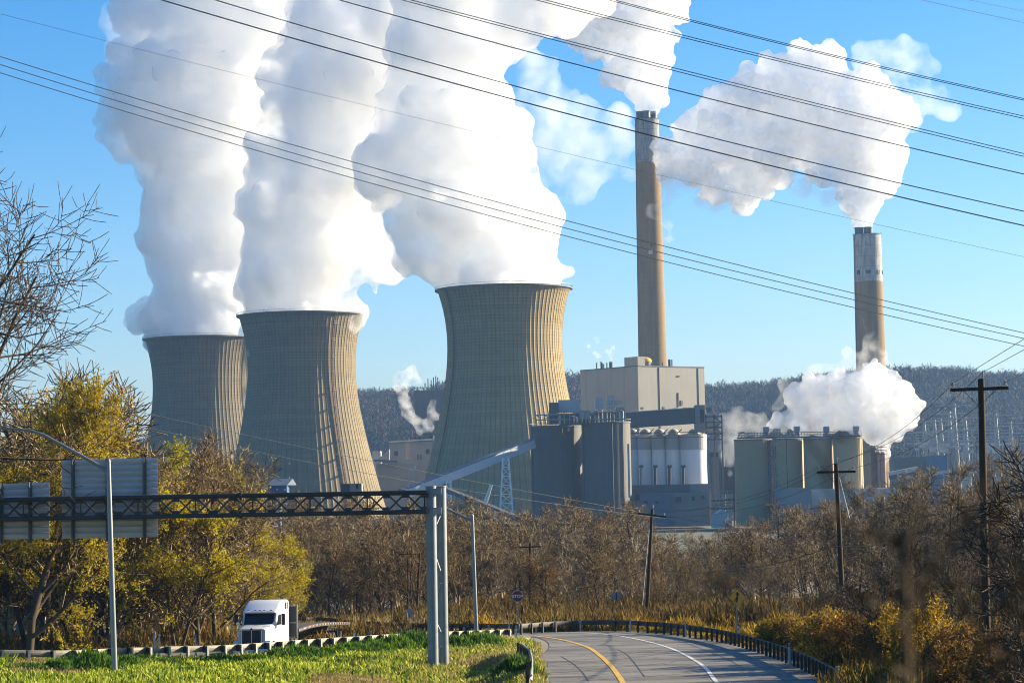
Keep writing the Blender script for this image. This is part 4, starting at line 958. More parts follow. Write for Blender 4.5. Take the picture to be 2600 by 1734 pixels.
M_tar_shadow = mat('sealant_and_wire_shadow', (0.035, 0.03, 0.028), rough=0.6, var=0.3, scale=2)  # dark tone shared by sealed cracks and painted wire shadows
for pts_ in ([(1425, 1668), (1445, 1680), (1462, 1692), (1478, 1708), (1495, 1732)], [(1567, 1650), (1590, 1662), (1607, 1680), (1622, 1700), (1637, 1720)], [(1640, 1615), (1720, 1628), (1790, 1652), (1840, 1672), (1890, 1700)],  # lengthwise lines: sealed cracks
             [(1356, 1686), (1430, 1681), (1500, 1674), (1570, 1664), (1680, 1652)], [(1365, 1693), (1440, 1689), (1520, 1682), (1600, 1672), (1700, 1660)], [(1380, 1712), (1470, 1706), (1560, 1697), (1680, 1686)], [(1375, 1724), (1480, 1719), (1600, 1708), (1760, 1690)], [(1390, 1734), (1500, 1729), (1640, 1720), (1790, 1708)]):  # crosswise lines: shadows of the overhead wires, painted on the road
    line_on_road('crack_and_shadow_line', pts_, 0.06 if pts_[0][0] > 1400 else 0.09, M_tar_shadow, 0.058)
# gravel apron beside the stop sign
gm = mat('gravel', (0.30, 0.25, 0.16), var=0.5, scale=1.2)
strip_mesh('roadside_gravel', dens([flat(p) for p in ((1352, 1745), (1347, 1700), (1362, 1672), (1385, 1655), (1395, 1642), (1385, 1628), (1350, 1618), (1300, 1624))], 5),
           dens([flat(p) for p in ((1335, 1745), (1333, 1700), (1345, 1675), (1362, 1657), (1368, 1645), (1350, 1636), (1320, 1631), (1290, 1634))], 5), 3, 0.03, gm)

# ------------------------------------------------------------------ guardrails
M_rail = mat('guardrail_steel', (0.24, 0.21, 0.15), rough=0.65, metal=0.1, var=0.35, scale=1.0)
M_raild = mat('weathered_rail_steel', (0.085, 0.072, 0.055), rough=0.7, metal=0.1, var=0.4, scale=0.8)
M_block = mat('black_offset_block', (0.015, 0.015, 0.016), rough=0.6)
GR_NEAR = None
def guardrail(label, pts, spacing, m, post_m, side, zs=None, blocks=False, hgt=0.78):
    base = dens([GT(p[0], p[1], 60 if p[0] > 1310 else 140) if zs is None else P(p[0], p[1], float(yrail(P(p[0], p[1], 125).x))) for p in pts], 10)
    base = [onland(p) for p in base]
    r = thing('guardrail', label, 'guardrail', base[0]); 
    # W-beam section (offset across, height)
    sec = [(0.0, 0.16), (0.05, 0.135), (0.05, 0.10), (-0.03, 0.045), (-0.03, -0.045), (0.05, -0.10), (0.05, -0.135), (0.0, -0.16), (-0.02, -0.13), (-0.045, -0.04), (-0.045, 0.04), (-0.02, 0.13)]
    vs, fs = [], []; ns = len(sec)
    L = [0.0]
    for a, b_ in zip(base, base[1:]): L.append(L[-1] + (b_ - a).length)
    def nrm(i): d = (base[min(i + 1, len(base) - 1)] - base[max(i - 1, 0)]).normalized(); return V(-d.y, d.x, 0).normalized() * side
    for i, p in enumerate(base):
        nn = nrm(i)
        for o_, h_ in sec: q = p + nn * (o_ + (0.30 if blocks else 0.12)) + V(0, 0, hgt - 0.16 + h_); vs.append(q)
    for i in range(len(base) - 1):
        for k in range(ns): a = i * ns + k; b_ = i * ns + (k + 1) % ns; fs.append((a, b_, b_ + ns, a + ns))
    fs.append(tuple(range(ns))); fs.append(tuple(range((len(base) - 1) * ns, len(base) * ns)))
    MB().add(vs, fs).build('rail', m, r)
    s_ = 0.0; protos = {}
    while s_ < L[-1]:
        i = max(j for j in range(len(L)) if L[j] <= s_); i = min(i, len(base) - 2); t = (s_ - L[i]) / max(1e-6, L[i + 1] - L[i]); q = base[i].lerp(base[i + 1], t); nn = nrm(i); ang = math.atan2(nn.y, nn.x)
        pm = MB(); pm.box((-0.05, 0, hgt / 2 - 0.35), (0.13, 0.012, hgt + 0.7)); pm.box((-0.11, 0, hgt / 2 - 0.35), (0.012, 0.12, hgt + 0.7)); pm.box((0.01, 0, hgt / 2 - 0.35), (0.012, 0.12, hgt + 0.7))
        if 'post' not in protos:
            me = bpy.data.meshes.new('post'); me.from_pydata([tuple(v) for v in pm.v], [], pm.f); me.materials.append(post_m); protos['post'] = me
            bk = MB().box((0.045 if not blocks else 0.12, 0, hgt - 0.17), (0.10 if not blocks else 0.23, 0.16 if not blocks else 0.15, 0.34)); me2 = bpy.data.meshes.new('offset_block'); me2.from_pydata([tuple(v) for v in bk.v], [], bk.f); me2.materials.append(M_block); protos['block'] = me2
        o = bpy.data.objects.new('post', protos['post']); C.objects.link(o); o.parent = r; o.location = q - r.location; o.rotation_euler.z = ang
        if blocks:
            o2 = bpy.data.objects.new('offset_block', protos['block']); C.objects.link(o2); o2.parent = r; o2.location = q - r.location; o2.rotation_euler.z = ang
        s_ += spacing
    return r
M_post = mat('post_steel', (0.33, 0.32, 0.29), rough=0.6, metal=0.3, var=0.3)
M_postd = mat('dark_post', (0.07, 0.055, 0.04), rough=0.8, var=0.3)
guardrail('near guardrail seen from behind with black blocks, along the green verge', [(-60, 1688), (150, 1685), (300, 1681), (450, 1677), (600, 1672), (800, 1662), (1000, 1648), (1180, 1636), (1308, 1626)], 1.25, M_rail, M_post, 1, zs=True, blocks=True, hgt=0.74)
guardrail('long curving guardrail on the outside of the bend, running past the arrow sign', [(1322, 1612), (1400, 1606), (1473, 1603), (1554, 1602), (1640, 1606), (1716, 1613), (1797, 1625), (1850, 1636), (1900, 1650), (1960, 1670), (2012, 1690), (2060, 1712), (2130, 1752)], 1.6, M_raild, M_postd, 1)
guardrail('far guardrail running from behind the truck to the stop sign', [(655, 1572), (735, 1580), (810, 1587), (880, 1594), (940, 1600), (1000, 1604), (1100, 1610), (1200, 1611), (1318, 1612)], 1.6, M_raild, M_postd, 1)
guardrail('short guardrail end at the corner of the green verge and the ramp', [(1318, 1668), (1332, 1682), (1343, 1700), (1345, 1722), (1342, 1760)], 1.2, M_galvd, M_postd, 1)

# ------------------------------------------------------------------ posts, poles, signs
M_wood = mat('creosoted_wood', (0.075, 0.042, 0.02), rough=0.85, var=0.55, scale=2.0, stretch=(1, 1, 0.08), col2=(0.02, 0.013, 0.008), spec=0.2)
M_ins = mat('insulator', (0.35, 0.33, 0.30), rough=0.3, var=0.2)
M_marker = mat('marker_white', (0.62, 0.6, 0.55), var=0.2, scale=3)
def marker(label, px, py0, py1, onrail=False):
    b_ = onland(GT(px, py1, 60 if px > 1300 and py1 > 1640 else 118)); h = (py1 - py0) * b_.y / FPX
    r = thing('marker_post', label, 'marker post', b_, 'slim reflector posts beside the road')
    MB().box(b_ + V(0, 0, h / 2 - 0.1), (0.11, 0.03, h + 0.2)).build('post', M_marker, r); MB().box(b_ + V(0, -0.03, h - 0.12), (0.09, 0.012, 0.16)).build('reflector', M_galv, r)
mk = [(393, 1603, 1680, 'thick white marker post standing over the near guardrail, close to the big lamp post'), (405, 1611, 1679, 'thin marker post just right of the thick white one'), (497, 1611, 1677, 'marker post over the guardrail between lamp post and truck'),
      (866, 1603, 1655, 'brown marker post behind the guardrail, right of the trailer'), (900, 1600, 1652, 'white marker post behind the guardrail, right of the trailer'), (943, 1602, 1650, 'yellowish marker post near the rail, left of the gantry'),
      (822, 1551, 1584, 'tall white marker on the grass bank behind the far guardrail'), (797, 1573, 1583, 'short white marker on the far guardrail behind the truck'), (907, 1582, 1594, 'short marker on the far guardrail left of the yard pole'), (1019, 1588, 1606, 'short marker on the far guardrail left of the white square sign'),
      (1178, 1593, 1630, 'white marker behind the rail between gantry and second lamp post'), (1241, 1587, 1612, 'white marker right of the second lamp post'), (1293, 1583, 1622, 'marker post standing by the end of the near guardrail'), (1311, 1588, 1618, 'slim marker just left of the stop sign post'),
      (1361, 1580, 1606, 'white marker on the curve right of the stop sign'), (1474, 1576, 1603, 'white marker on the curve, second right of the stop sign'), (1601, 1568, 1604, 'white marker on the curve below the small square sign'), (1741, 1576, 1616, 'white marker on the curve left of the arrow sign'),
      (1875, 1592, 1640, 'white marker on the curve right of the arrow sign'), (2005, 1632, 1690, 'white marker on the lower bend before the golden bushes'), (2127, 1692, 1760, 'white marker at the lowest end of the outer guardrail'), (1321, 1638, 1675, 'rusty stub post in the dry grass left of the ramp')]
for px, a, b_, l in mk: marker(l, px, a, b_)

def upole(label, px, ytop, pxb, ybase, Y, d, arm, tilt=0.0, ins=True, zb=None):
    t = P(px, ytop, Y); zb_ = zl(P(pxb, ybase, Y).x, Y) - 0.3 if zb is None else zb; b_ = V(P(pxb, ybase, Y).x, Y, min(zb_, P(pxb, ybase, Y).z))
    r = thing('utility_pole', label, 'utility pole', b_, 'wooden utility poles'); MB().tube([b_, b_.lerp(t, 0.5), t], [d * 0.62, d * 0.55, d * 0.45], 12).build('pole', M_wood, r, True)
    if arm:
        x0, x1, ya, yb = arm; a, c_ = P(x0, ya, Y - 0.2), P(x1, yb, Y - 0.2)
        MB().bar(a, c_, 0.12, 0.14).build('crossarm', M_wood, r); mid = (a + c_) / 2
        for s_ in (0.24, 0.76):
            MB().bar(a.lerp(c_, s_) - V(0, 0, 0.08), mid - V(0, -0.06, 0.75), 0.045, 0.02).build('brace', M_steel_dark, r)
        if ins:
            for q in (a.lerp(c_, 0.05), a.lerp(c_, 0.95), t + V(0.08, 0, 0.0)):
                MB().lathe([(0.02, 0.0), (0.02, 0.08), (0.07, 0.1), (0.03, 0.14), (0.07, 0.17), (0.03, 0.21), (0.065, 0.24), (0.02, 0.3), (0.0, 0.31)], q + V(0, 0, 0.04), 10).build('insulator', M_ins, r)
    return r
upole('nearest and thickest utility pole with insulators on its crossarm, among bare trees', 2491, 962, 2506, 1690, 100, 0.30, (2413, 2560, 990, 985))
upole('second nearest utility pole, crossarm in front of the tan silos', 2123, 1176, 2142, 1570, 150, 0.28, (2074, 2172, 1199, 1197))
upole('leaning utility pole with tilted crossarm in front of the silo base building', 1656, 1292, 1641, 1580, 206, 0.28, (1619, 1691, 1303, 1312))
upole('utility pole with crossarm just right of the stop sign', 1346, 1378, 1346, 1600, 236, 0.27, (1318, 1375, 1389, 1387))
upole('utility pole with crossarm over the far guardrail, right of the truck', 940, 1376, 941, 1596, 247, 0.26, (917, 962, 1381, 1381))
upole('thin utility pole behind the white square sign', 1036, 1400, 1036, 1600, 246, 0.16, (1012, 1060, 1407, 1407), ins=False)
upole('leaning bare pole without a crossarm near the gantry column', 1066, 1403, 1056, 1598, 246, 0.24, None)
def guy(label, pts, Y, r_):
    q = [P(x, y, Y) for x, y in pts]; o = MB().tube(q, r_, 5).build('guy_guard', M_marker, None); tag(o, label, 'guy wire', 'pale guy wires of the utility poles')
guy('pale guy wire running down from the second nearest utility pole', [(2131, 1212), (2157, 1315)], 149.6, 0.035)
guy('pale guy wire running down beside the leaning utility pole', [(1648, 1345), (1630, 1546)], 205.5, 0.03)
guy('pale guy wire beside the utility pole near the stop sign', [(1351, 1400), (1358, 1462)], 235.6, 0.03)

# wires
M_wire = mat('wire', (0.02, 0.02, 0.022), rough=0.5, var=0.1)
M_wireg = mat('wire_aluminium', (0.10, 0.105, 0.11), rough=0.5, var=0.1)
def wire(label, pts, Y0, Y1, r_, group, m=None, cat='power line', nm='power_line'):
    x0, x1 = pts[0][0], pts[-1][0]
    k = np.polyfit([p[0] for p in pts], [p[1] for p in pts], min(2, len(pts) - 1)) if len(pts) > 2 else None
    q = []
    N_ = 28
    for i in range(N_ + 1):
        t = i / N_; px = x0 + (x1 - x0) * t; py = np.polyval(k, px) if k is not None else pts[0][1] + (pts[1][1] - pts[0][1]) * t
        q.append(P(px, float(py), 1 / ((1 - t) / Y0 + t / Y1)))
    o = MB().tube(q, r_, 5).build(nm, m or M_wire, None, True); return tag(o, label, cat, group)
HV = 'high voltage lines crossing the sky'
hv = [('lowest thick high voltage line, entering the top edge over the first steam column', [(330, -22), (409, 0), (608, 58), (1300, 253), (1610, 333), (2019, 437), (2600, 573), (2700, 596)], .026),
      ('second lowest thick high voltage line, crossing just over the flues of the tallest chimney', [(480, -18), (545, 0), (1300, 212), (1610, 308 - 3), (2600, 535), (2700, 560)], .022),
      ('third thick high voltage line counted upward at the picture edge', [(790, -20), (857, 0), (1300, 122), (1700, 225), (2600, 442), (2700, 466)], .022)]
for l, p, r_ in hv: wire(l, p, 92, 98, r_, HV)
for dy, l in ((0, 'upper line of the close pair that crosses the sky in the middle of the set'), (7, 'lower line of the close pair that crosses the sky in the middle of the set')):
    wire(l, [(960, -20 + dy), (1039, 0 + dy * 0.6), (1300, 66 + dy), (1853, 210 + dy), (2600, 391 + dy), (2700, 414 + dy)], 96, 102, .018, HV)
for dy, l in ((0, 'upper line of the close pair second from the top of the sky'), (6, 'lower line of the close pair second from the top of the sky')):
    wire(l, [(1310, -18 + dy), (1383, 0 + dy), (1700, 82 + dy), (2143, 190 + dy), (2600, 296 + dy), (2700, 318 + dy)], 100, 106, .018, HV)
for dy, l in ((0, 'topmost thick high voltage line ending highest at the picture edge'), (4, 'dark line hugging the topmost thick high voltage line')):
    wire(l, [(1490, -18 + dy), (1557, 0 + dy), (1700, 38 + dy), (2190, 158 + dy), (2600, 251 + dy), (2700, 273 + dy)], 104, 110, .018, HV)
TH = 'thin high voltage lines in the distance'
wire('highest of the three thin lines passing over the cooling towers', [(-60, 128), (0, 145), (221, 213), (641, 332), (1300, 522), (1610, 609), (2163, 749), (2600, 844), (2700, 865)], 150, 170, .028, TH, M_wireg)
wire('middle of the three thin lines passing over the cooling towers', [(-60, 147), (0, 164), (221, 233), (641, 359), (1300, 542), (1610, 625), (2163, 763), (2600, 859), (2700, 880)], 152, 172, .028, TH, M_wireg)
wire('lowest of the three thin lines passing over the cooling towers', [(-60, 168), (0, 185), (221, 253), (641, 379), (1300, 564), (1610, 644), (2163, 781), (2600, 879), (2700, 900)], 154, 174, .028, TH, M_wireg)
wire('faintest line in the sky, starting above the three thin ones', [(-60, 20), (0, 36), (299, 111), (664, 207), (1161, 321), (1300, 360), (1610, 431), (2163, 553), (2600, 653), (2700, 675)], 300, 330, .022, TH, M_wireg)
wire('lower faint line cutting the blue top corner of the sky', [(2300, -9), (2334, 0), (2600, 58), (2700, 80)], 200, 210, .018, TH, M_wireg)
wire('upper faint line cutting the blue top corner of the sky', [(2410, -10), (2453, 0), (2600, 29), (2700, 50)], 202, 212, .016, TH, M_wireg)
LW = 'wires strung between the utility poles'
wire('pole wire leaving the left insulator of the nearest pole', [(2418, 974), (2600, 861), (2700, 800)], 99.8, 75, .012, LW)
wire('pole wire leaving the top insulator of the nearest pole', [(2495, 945), (2600, 888), (2700, 832)], 99.8, 75, .012, LW)
wire('pole wire leaving the right insulator of the nearest pole', [(2553, 970), (2600, 949), (2700, 905)], 99.8, 75, .012, LW)
wire('pole wire between left crossarm ends of the two nearest poles', [(2418, 974), (2330, 1058), (2250, 1117), (2165, 1162), (2076, 1188)], 99.8, 149.8, .013, LW)
wire('pole wire between the tops of the two nearest poles', [(2495, 945), (2380, 1045), (2250, 1128), (2190, 1154), (2131, 1169)], 99.8, 149.8, .013, LW)
wire('pole wire between right crossarm ends of the two nearest poles', [(2553, 970), (2400, 1088), (2250, 1168), (2168, 1186)], 99.8, 149.8, .013, LW)
wire('wire from the second nearest pole to the left end of the tilted crossarm', [(2076, 1189), (1965, 1237), (1850, 1276), (1740, 1297), (1622, 1300)], 149.8, 206, .013, LW)
wire('wire from the second nearest pole to the top of the leaning pole', [(2131, 1170), (1980, 1240), (1850, 1281), (1760, 1300), (1658, 1290)], 149.8, 206, .013, LW)
wire('wire from the second nearest pole to the right end of the tilted crossarm', [(2168, 1187), (2000, 1258), (1850, 1300), (1780, 1312), (1689, 1310)], 149.8, 206, .013, LW)
wire('upper long wire crossing in front of the cooling towers to the leaning pole', [(170, 1003), (300, 1034), (605, 1101), (879, 1157), (1121, 1206), (1500, 1277), (1622, 1300)], 150, 206, .016, LW)
wire('lower long wire crossing in front of the cooling towers to the leaning pole', [(185, 1040), (300, 1068), (605, 1136), (886, 1192), (1109, 1232), (1500, 1297), (1689, 1312)], 150, 206, .016, LW)
for dy, l in ((0, 'upper wire sagging right of the leaning pole over the bare trees'), (14, 'lower wire sagging right of the leaning pole over the bare trees')): wire(l, [(1690, 1310 + dy), (1850, 1336 + dy), (2050, 1368 + dy), (2122, 1380 + dy * 0.3)], 206, 150, .012, LW)
TC = 'thick low telephone cables'
wire('thick low cable from the nearest pole out of the picture', [(2489, 1274), (2600, 1238), (2700, 1200)], 99.9, 78, .022, TC, cat='cable', nm='cable')
wire('thick low cable between the two nearest poles, carrying a splice loop', [(2489, 1274), (2416, 1310), (2335, 1355), (2275, 1378), (2194, 1389), (2129, 1383)], 99.9, 150, .026, TC, cat='cable', nm='cable')
wire('thick low cable between the second nearest pole and the leaning pole', [(2129, 1381), (1991, 1421), (1890, 1445), (1797, 1455), (1716, 1452), (1645, 1443)], 150, 206, .026, TC, cat='cable', nm='cable')
wire('thick low cable between the leaning pole and the pole by the stop sign', [(1645, 1443), (1554, 1478), (1473, 1492), (1413, 1495), (1347, 1489)], 206, 236, .026, TC, cat='cable', nm='cable')
wire('thick low cable passing left behind the gantry columns', [(1347, 1489), (1251, 1506), (1150, 1510), (1040, 1498), (941, 1481)], 236, 240, .024, TC, cat='cable', nm='cable')
wire('thick low cable sagging left of the pole over the far guardrail', [(941, 1481), (850, 1484), (790, 1479), (740, 1470)], 240, 242, .02, TC, cat='cable', nm='cable')
sp_ = thing('splice_closure', 'black splice box with a hanging cable loop on the low thick cable', 'cable splice', P(2277, 1378, 121))
MB().tube([P(2270, 1380, 121), P(2290, 1376, 121)], [0.13, 0.13], 10).build('splice_box', M_block, sp_)
MB().tube([P(2276 + 7 * math.sin(a_), 1397 - 18 * math.cos(a_), 121) for a_ in np.linspace(0, 2 * math.pi, 22)], 0.028, 6).build('cable_loop', M_block, sp_)

# signs
M_signb = mat('sign_back', (0.34, 0.35, 0.36), rough=0.5, metal=0.3, var=0.2, scale=3)
def text_mesh(s_, size, m, name, parent, loc, rot):
    cu = bpy.data.curves.new(name, 'FONT'); cu.body = s_; cu.size = size; cu.align_x = 'CENTER'; cu.align_y = 'CENTER'; cu.offset = size * 0.018; cu.extrude = 0.004
    o = bpy.data.objects.new(name, cu); C.objects.link(o); dg = bpy.context.evaluated_depsgraph_get(); me = bpy.data.meshes.new_from_object(o.evaluated_get(dg)); bpy.data.objects.remove(o)
    me.materials.clear(); me.materials.append(m); o = bpy.data.objects.new(name, me); C.objects.link(o); o.parent = parent; o.location = Vector(loc) - parent.location; o.rotation_euler = rot; return o
sY = 160; cS = P(1314, 1513, sY); R_ = 0.405
st = thing('stop_sign', 'red octagonal stop sign on a thin grey post at the end of the near guardrail', 'road sign', onland(P(1317, 1625, sY)))
MB().bar(V(cS.x + .06, sY + .04, st.location.z - 0.3), V(cS.x + .01, sY + .04, cS.z + 0.3), 0.07, 0.05).build('post', M_galvd, st)
def ngon(c, R, n, y, a0=0.0): return [V(c.x + R * math.cos(a0 + 2 * math.pi * k / n), y, c.z + R * math.sin(a0 + 2 * math.pi * k / n)) for k in range(n)]
M_red = mat('stop_red', (0.16, 0.010, 0.014), rough=0.45, var=0.2, scale=2); M_swhite = mat('sign_white', (0.75, 0.73, 0.7), rough=0.4, var=0.1, scale=3)
MB().prism(ngon(cS, R_, 8, sY, math.pi / 8), (0, 0.012, 0)).build('border', M_swhite, st); MB().prism(ngon(cS, R_ * 0.95, 8, sY - 0.004, math.pi / 8), (0, 0.003, 0)).build('plate', M_red, st)
text_mesh('STOP', 0.29, M_swhite, 'lettering', st, (cS.x, sY - 0.012, cS.z - 0.01), (math.pi / 2, 0, 0))
# yellow arrow sign
aY = 150; cA = P(1872, 1516, aY); R_ = 22.5 * aY / FPX * 1.02
ar = thing('warning_sign', 'yellow diamond warning sign with a black merge arrow, beyond the bend', 'road sign', onland(P(1868, 1600, aY)))
MB().bar(V(P(1868, 1600, aY).x, aY + .04, ar.location.z - 0.3), V(cA.x, aY + .04, cA.z), 0.07, 0.05).build('post', M_galvd, ar)
M_sy = mat('sign_yellow', (0.95, 0.37, 0.008), rough=0.45, var=0.15, scale=2)
MB().prism(ngon(cA, R_, 4, aY), (0, 0.012, 0)).build('border', M_block, ar); MB().prism(ngon(cA, R_ * 0.95, 4, aY - 0.004), (0, 0.003, 0)).build('plate', M_sy, ar)
def pl(pts): k = R_ / 22.5; return [V(cA.x + x * k, aY - 0.008, cA.z + z * k) for x, z in pts]
am = MB(); am.prism(pl([(0, 15), (6.5, 6), (2.6, 6.5), (2.2, -2), (-0.5, -13), (-3.5, -13), (-2.5, -2), (-1.6, 6.5), (-4.5, 6)]), (0, 0.003, 0)); am.prism(pl([(-0.6, -1.5), (-2.2, 0.5), (-7.5, -6.5), (-8.2, -11), (-5.6, -11), (-4.8, -7)]), (0, 0.0025, 0))
am.build('arrow', M_block, ar)
# small rectangular back-side sign
gY = 215; cG = P(1565, 1512, gY); w_ = 27 * gY / FPX; h_ = 19 * gY / FPX
g1 = thing('road_sign', 'blank grey back of a square sign standing in the brush beyond the bend', 'road sign', V(cG.x, gY, zl(cG.x, gY)))
MB().bar(V(cG.x, gY - .04, g1.location.z), V(cG.x, gY - .04, cG.z + h_ / 2), 0.06).build('post', M_steel_dark, g1); MB().box(cG, (w_, 0.01, h_)).build('plate', M_signb, g1)
# white sign trio near the thin pole
hY = 182; h1 = thing('road_sign', 'post with pale square and diamond plates and a small round badge, left of the gantry', 'road sign', onland(P(1038, 1620, hY)))
MB().bar(V(P(1037, 1500, hY).x, hY + .04, h1.location.z - 0.2), P(1037, 1540, hY + .04), 0.07).build('post', M_galv, h1)
MB().box(P(1039, 1557, hY), (18 * hY / FPX, 0.01, 20 * hY / FPX)).build('square_plate', M_signb, h1)
c_ = P(1038, 1590, hY); MB().prism(ngon(c_, 9 * hY / FPX, 4, hY - .01), (0, 0.01, 0)).build('diamond_plate', M_signb, h1)
c_ = P(1038, 1602, hY); MB().prism(ngon(c_, 4 * hY / FPX, 12, hY - .02), (0, 0.01, 0)).build('round_badge', M_swhite, h1)

# lamp posts
M_lamp = mat('lamp_post_metal', (0.252, 0.273, 0.294), rough=0.4, metal=0.5, var=0.25, scale=1.5)
def lamppost(label, px0, y0, px1, y1, Y, d, arm, head):
    b_, t = P(px1, y1, Y), P(px0, y0, Y); r = thing('street_lamp', label, 'street lamp', b_, 'street lamps')
    MB().tube([b_ - V(0, 0, 0.8), b_, t], [d * 0.55, d * 0.55, d * 0.42], 14).build('pole', M_lamp, r, True)
    MB().lathe([(d * 0.5, 0), (d * 0.3, 0.12), (0.02, 0.18)], t, 12).build('pole_cap', M_lamp, r)
    A = [P(x, y, Y) for x, y in arm]; n_ = len(A); MB().tube(A, [d * (0.36 - 0.16 * i / (n_ - 1)) for i in range(n_)], 10).build('arm', M_lamp, r, True)
    if head:
        h0, h1_ = P(head[0], head[1], Y), P(head[2], head[3], Y); MB().tube([h0, h0.lerp(h1_, 0.3), h0.lerp(h1_, 0.8), h1_], [0.06, 0.14, 0.16, 0.05], 10).build('lamp_head', M_lamp, r, True)
    return r
lamppost('tall lamp post with a long arm, in front of the backs of the big signs', 275, 1172, 291, 1702, 112, 0.26, [(274, 1195), (205, 1156), (160, 1131), (110, 1104), (80, 1094), (40, 1089), (-30, 1087)], None)
lamppost('second lamp post standing right of the gantry columns', 1199, 1311, 1211, 1645, 152, 0.25, [(1199, 1322), (1165, 1305), (1130, 1290), (1095, 1268), (1060, 1250), (1035, 1246)], (1035, 1246, 1010, 1245))

# ------------------------------------------------------------------ sign gantry
gY = 125.0; kg = gY / FPX
M_gan = mat('gantry_steel', (0.06, 0.055, 0.048), rough=0.6, metal=0.25, var=0.35, scale=1.5)
M_col = mat('gantry_column_steel', (0.21, 0.238, 0.259), rough=0.5, metal=0.3, var=0.3, scale=1.2)
gt = thing('sign_gantry', 'overhead sign gantry: dark pipe truss on a pair of grey columns', 'sign gantry', P(1118, 1702, gY))
for (xt, yt, xb, yb, dy) in ((1093.5, 1235, 1101, 1704, -0.5), (1119.5, 1235, 1127, 1702, 0.75)):
    MB().tube([P(xb, yb + 30, gY + dy), P(xt, yt, gY + dy)], 13.2 * kg, 24).build('column', M_col, gt, True)
    MB().tube([P(xt, yt + 1, gY + dy), P(xt, yt - 1.5, gY + dy)], 14.2 * kg, 24).build('column_cap', M_galv, gt)
    MB().box(P(xb, yb + 2, gY + dy), (0.95, 0.95, 0.12)).build('base_plate', M_galv, gt)
for a, b_ in (((1105, 1410), (1118, 1448)), ((1120, 1480), (1110, 1520)), ((1106, 1575), (1119, 1603)), ((1120, 1640), (1110, 1680)), ((1108, 1330), (1117, 1310))):
    MB().bar(P(*a, gY - 0.2), P(*b_, gY + 0.3), 0.06).build('brace', M_galv, gt)
for x, y in ((1108, 1247), (1108, 1296)): MB().box(P(x, y, gY - 0.6), (0.55, 0.3, 0.32)).build('saddle', M_galv, gt)
# chords: two in front, two behind
def TL(x, base): return base + (1081 - x) * 0.0175
ch = {}
for nm, yb, Y in (('tf', 1249.5, gY - 0.95), ('tb', 1250.5, gY + 0.95), ('bf', 1298.5, gY - 0.95), ('bb', 1299, gY + 0.95)):
    ch[nm] = lambda x, yb=yb, Y=Y: P(x, TL(x, yb), Y)
    MB().tube([ch[nm](-260), ch[nm](1084)], 5.7 * kg, 14).build('chord', M_gan, gt, True)
tr_ = MB(); gp = MB(); N_ = 27; xs_ = [1078 - k * 48.5 for k in range(N_ + 1)]
for k in range(N_):
    x0, x1 = xs_[k], xs_[k + 1]
    for (t_, b2) in (('tf', 'bf'), ('tb', 'bb')):
        fl = (k % 2 == 0) ^ (t_ == 'tb')
        a, b_ = (ch[t_](x0), ch[b2](x1)) if fl else (ch[b2](x0), ch[t_](x1))
        tr_.bar(a, b_, 0.085)
    tr_.bar(ch['tf'](x0), ch['tb'](x1), 0.07); tr_.bar(ch['bf'](x0), ch['bb'](x1), 0.07)
    if k % 3 == 0: tr_.bar(ch['tf'](x0), ch['bb'](x0), 0.07)
    for nm in ('tf', 'bf'):
        s_ = -0.17 if nm == 'tf' else 0.17; gp.box(ch[nm](x0) + V(0, 0.02, s_), (0.34, 0.05, 0.2))
tr_.build('lattice', M_gan, gt); gp.build('gusset_plate', M_gan, gt)
for x in (611, 273, -80):
    for nm in ch:
        c_ = ch[nm](x); MB().tube([c_ - V(0.07, 0, 0), c_ + V(0.07, 0, 0)], 0.19, 14).build('flange', M_gan, gt)
# sign panels seen from behind
def signback(label, x0, x1, yt0, yt1, yb0, yb1, posts, Y):
    a, b_ = P(x0, yt0, Y), P(x1, yt1, Y); c_, d = P(x0, yb0, Y), P(x1, yb1, Y)
    r = thing('highway_sign', label, 'highway sign', (a + b_ + c_ + d) / 4, 'highway signs on the gantry seen from behind')
    H = (a - c_).length; nrib = int(round(H / 0.31)); mb = MB()
    for k in range(nrib):
        t0, t1 = k / nrib, (k + 1) / nrib; L0, L1 = a.lerp(c_, t0), a.lerp(c_, t1); R0, R1 = b_.lerp(d, t0), b_.lerp(d, t1); o_ = V(0, -0.09, 0)
        f_ = [L0, L0.lerp(L1, 0.25) + o_, L0.lerp(L1, 0.55) + o_ * 0.7, L0.lerp(L1, 0.86) , L1 + V(0, 0.02, 0)]; g_ = [R0, R0.lerp(R1, 0.25) + o_, R0.lerp(R1, 0.55) + o_ * 0.7, R0.lerp(R1, 0.86), R1 + V(0, 0.02, 0)]
        for q in range(4): mb.add([f_[q], g_[q], g_[q + 1], f_[q + 1]], [(0, 1, 2, 3)])
    mb.add([p + V(0, 0.06, 0) for p in (a, b_, d, c_)], [(0, 1, 2, 3)]); mb.build('panel', M_aluw, r)
    for px in posts:
        t = (px - x0) / (x1 - x0); p = P(px, yt0 + (yt1 - yt0) * t - 2, Y - 0.12); q = P(px, yb0 + (yb1 - yb0) * t + 10, Y - 0.12)
        im = MB(); im.bar(p + V(-0.02, -0.1, 0), q + V(-0.02, -0.1, 0), 0.15, 0.02); im.bar(p, q, 0.02, 0.2); im.bar(p + V(0, 0.1, 0), q + V(0, 0.1, 0), 0.15, 0.02)
        im.build('support_post', M_col2, r)
    return r
M_aluw = mat('aluminium_sign_back', (0.62, 0.6, 0.6), rough=0.5, metal=0.1, var=0.2, scale=0.8)
M_col2 = mat('painted_post', (0.14, 0.15, 0.145), rough=0.6, metal=0.2, var=0.3)
signback('largest ribbed aluminium sign back, behind the lamp post', 158, 401, 1168, 1162, 1367, 1363, (186, 273, 367), gY + 1.35)
signback('smaller ribbed aluminium sign back at the edge, beside the large one', -110, 125, 1232, 1224, 1371, 1367, (-60, 4, 77), gY + 1.35)
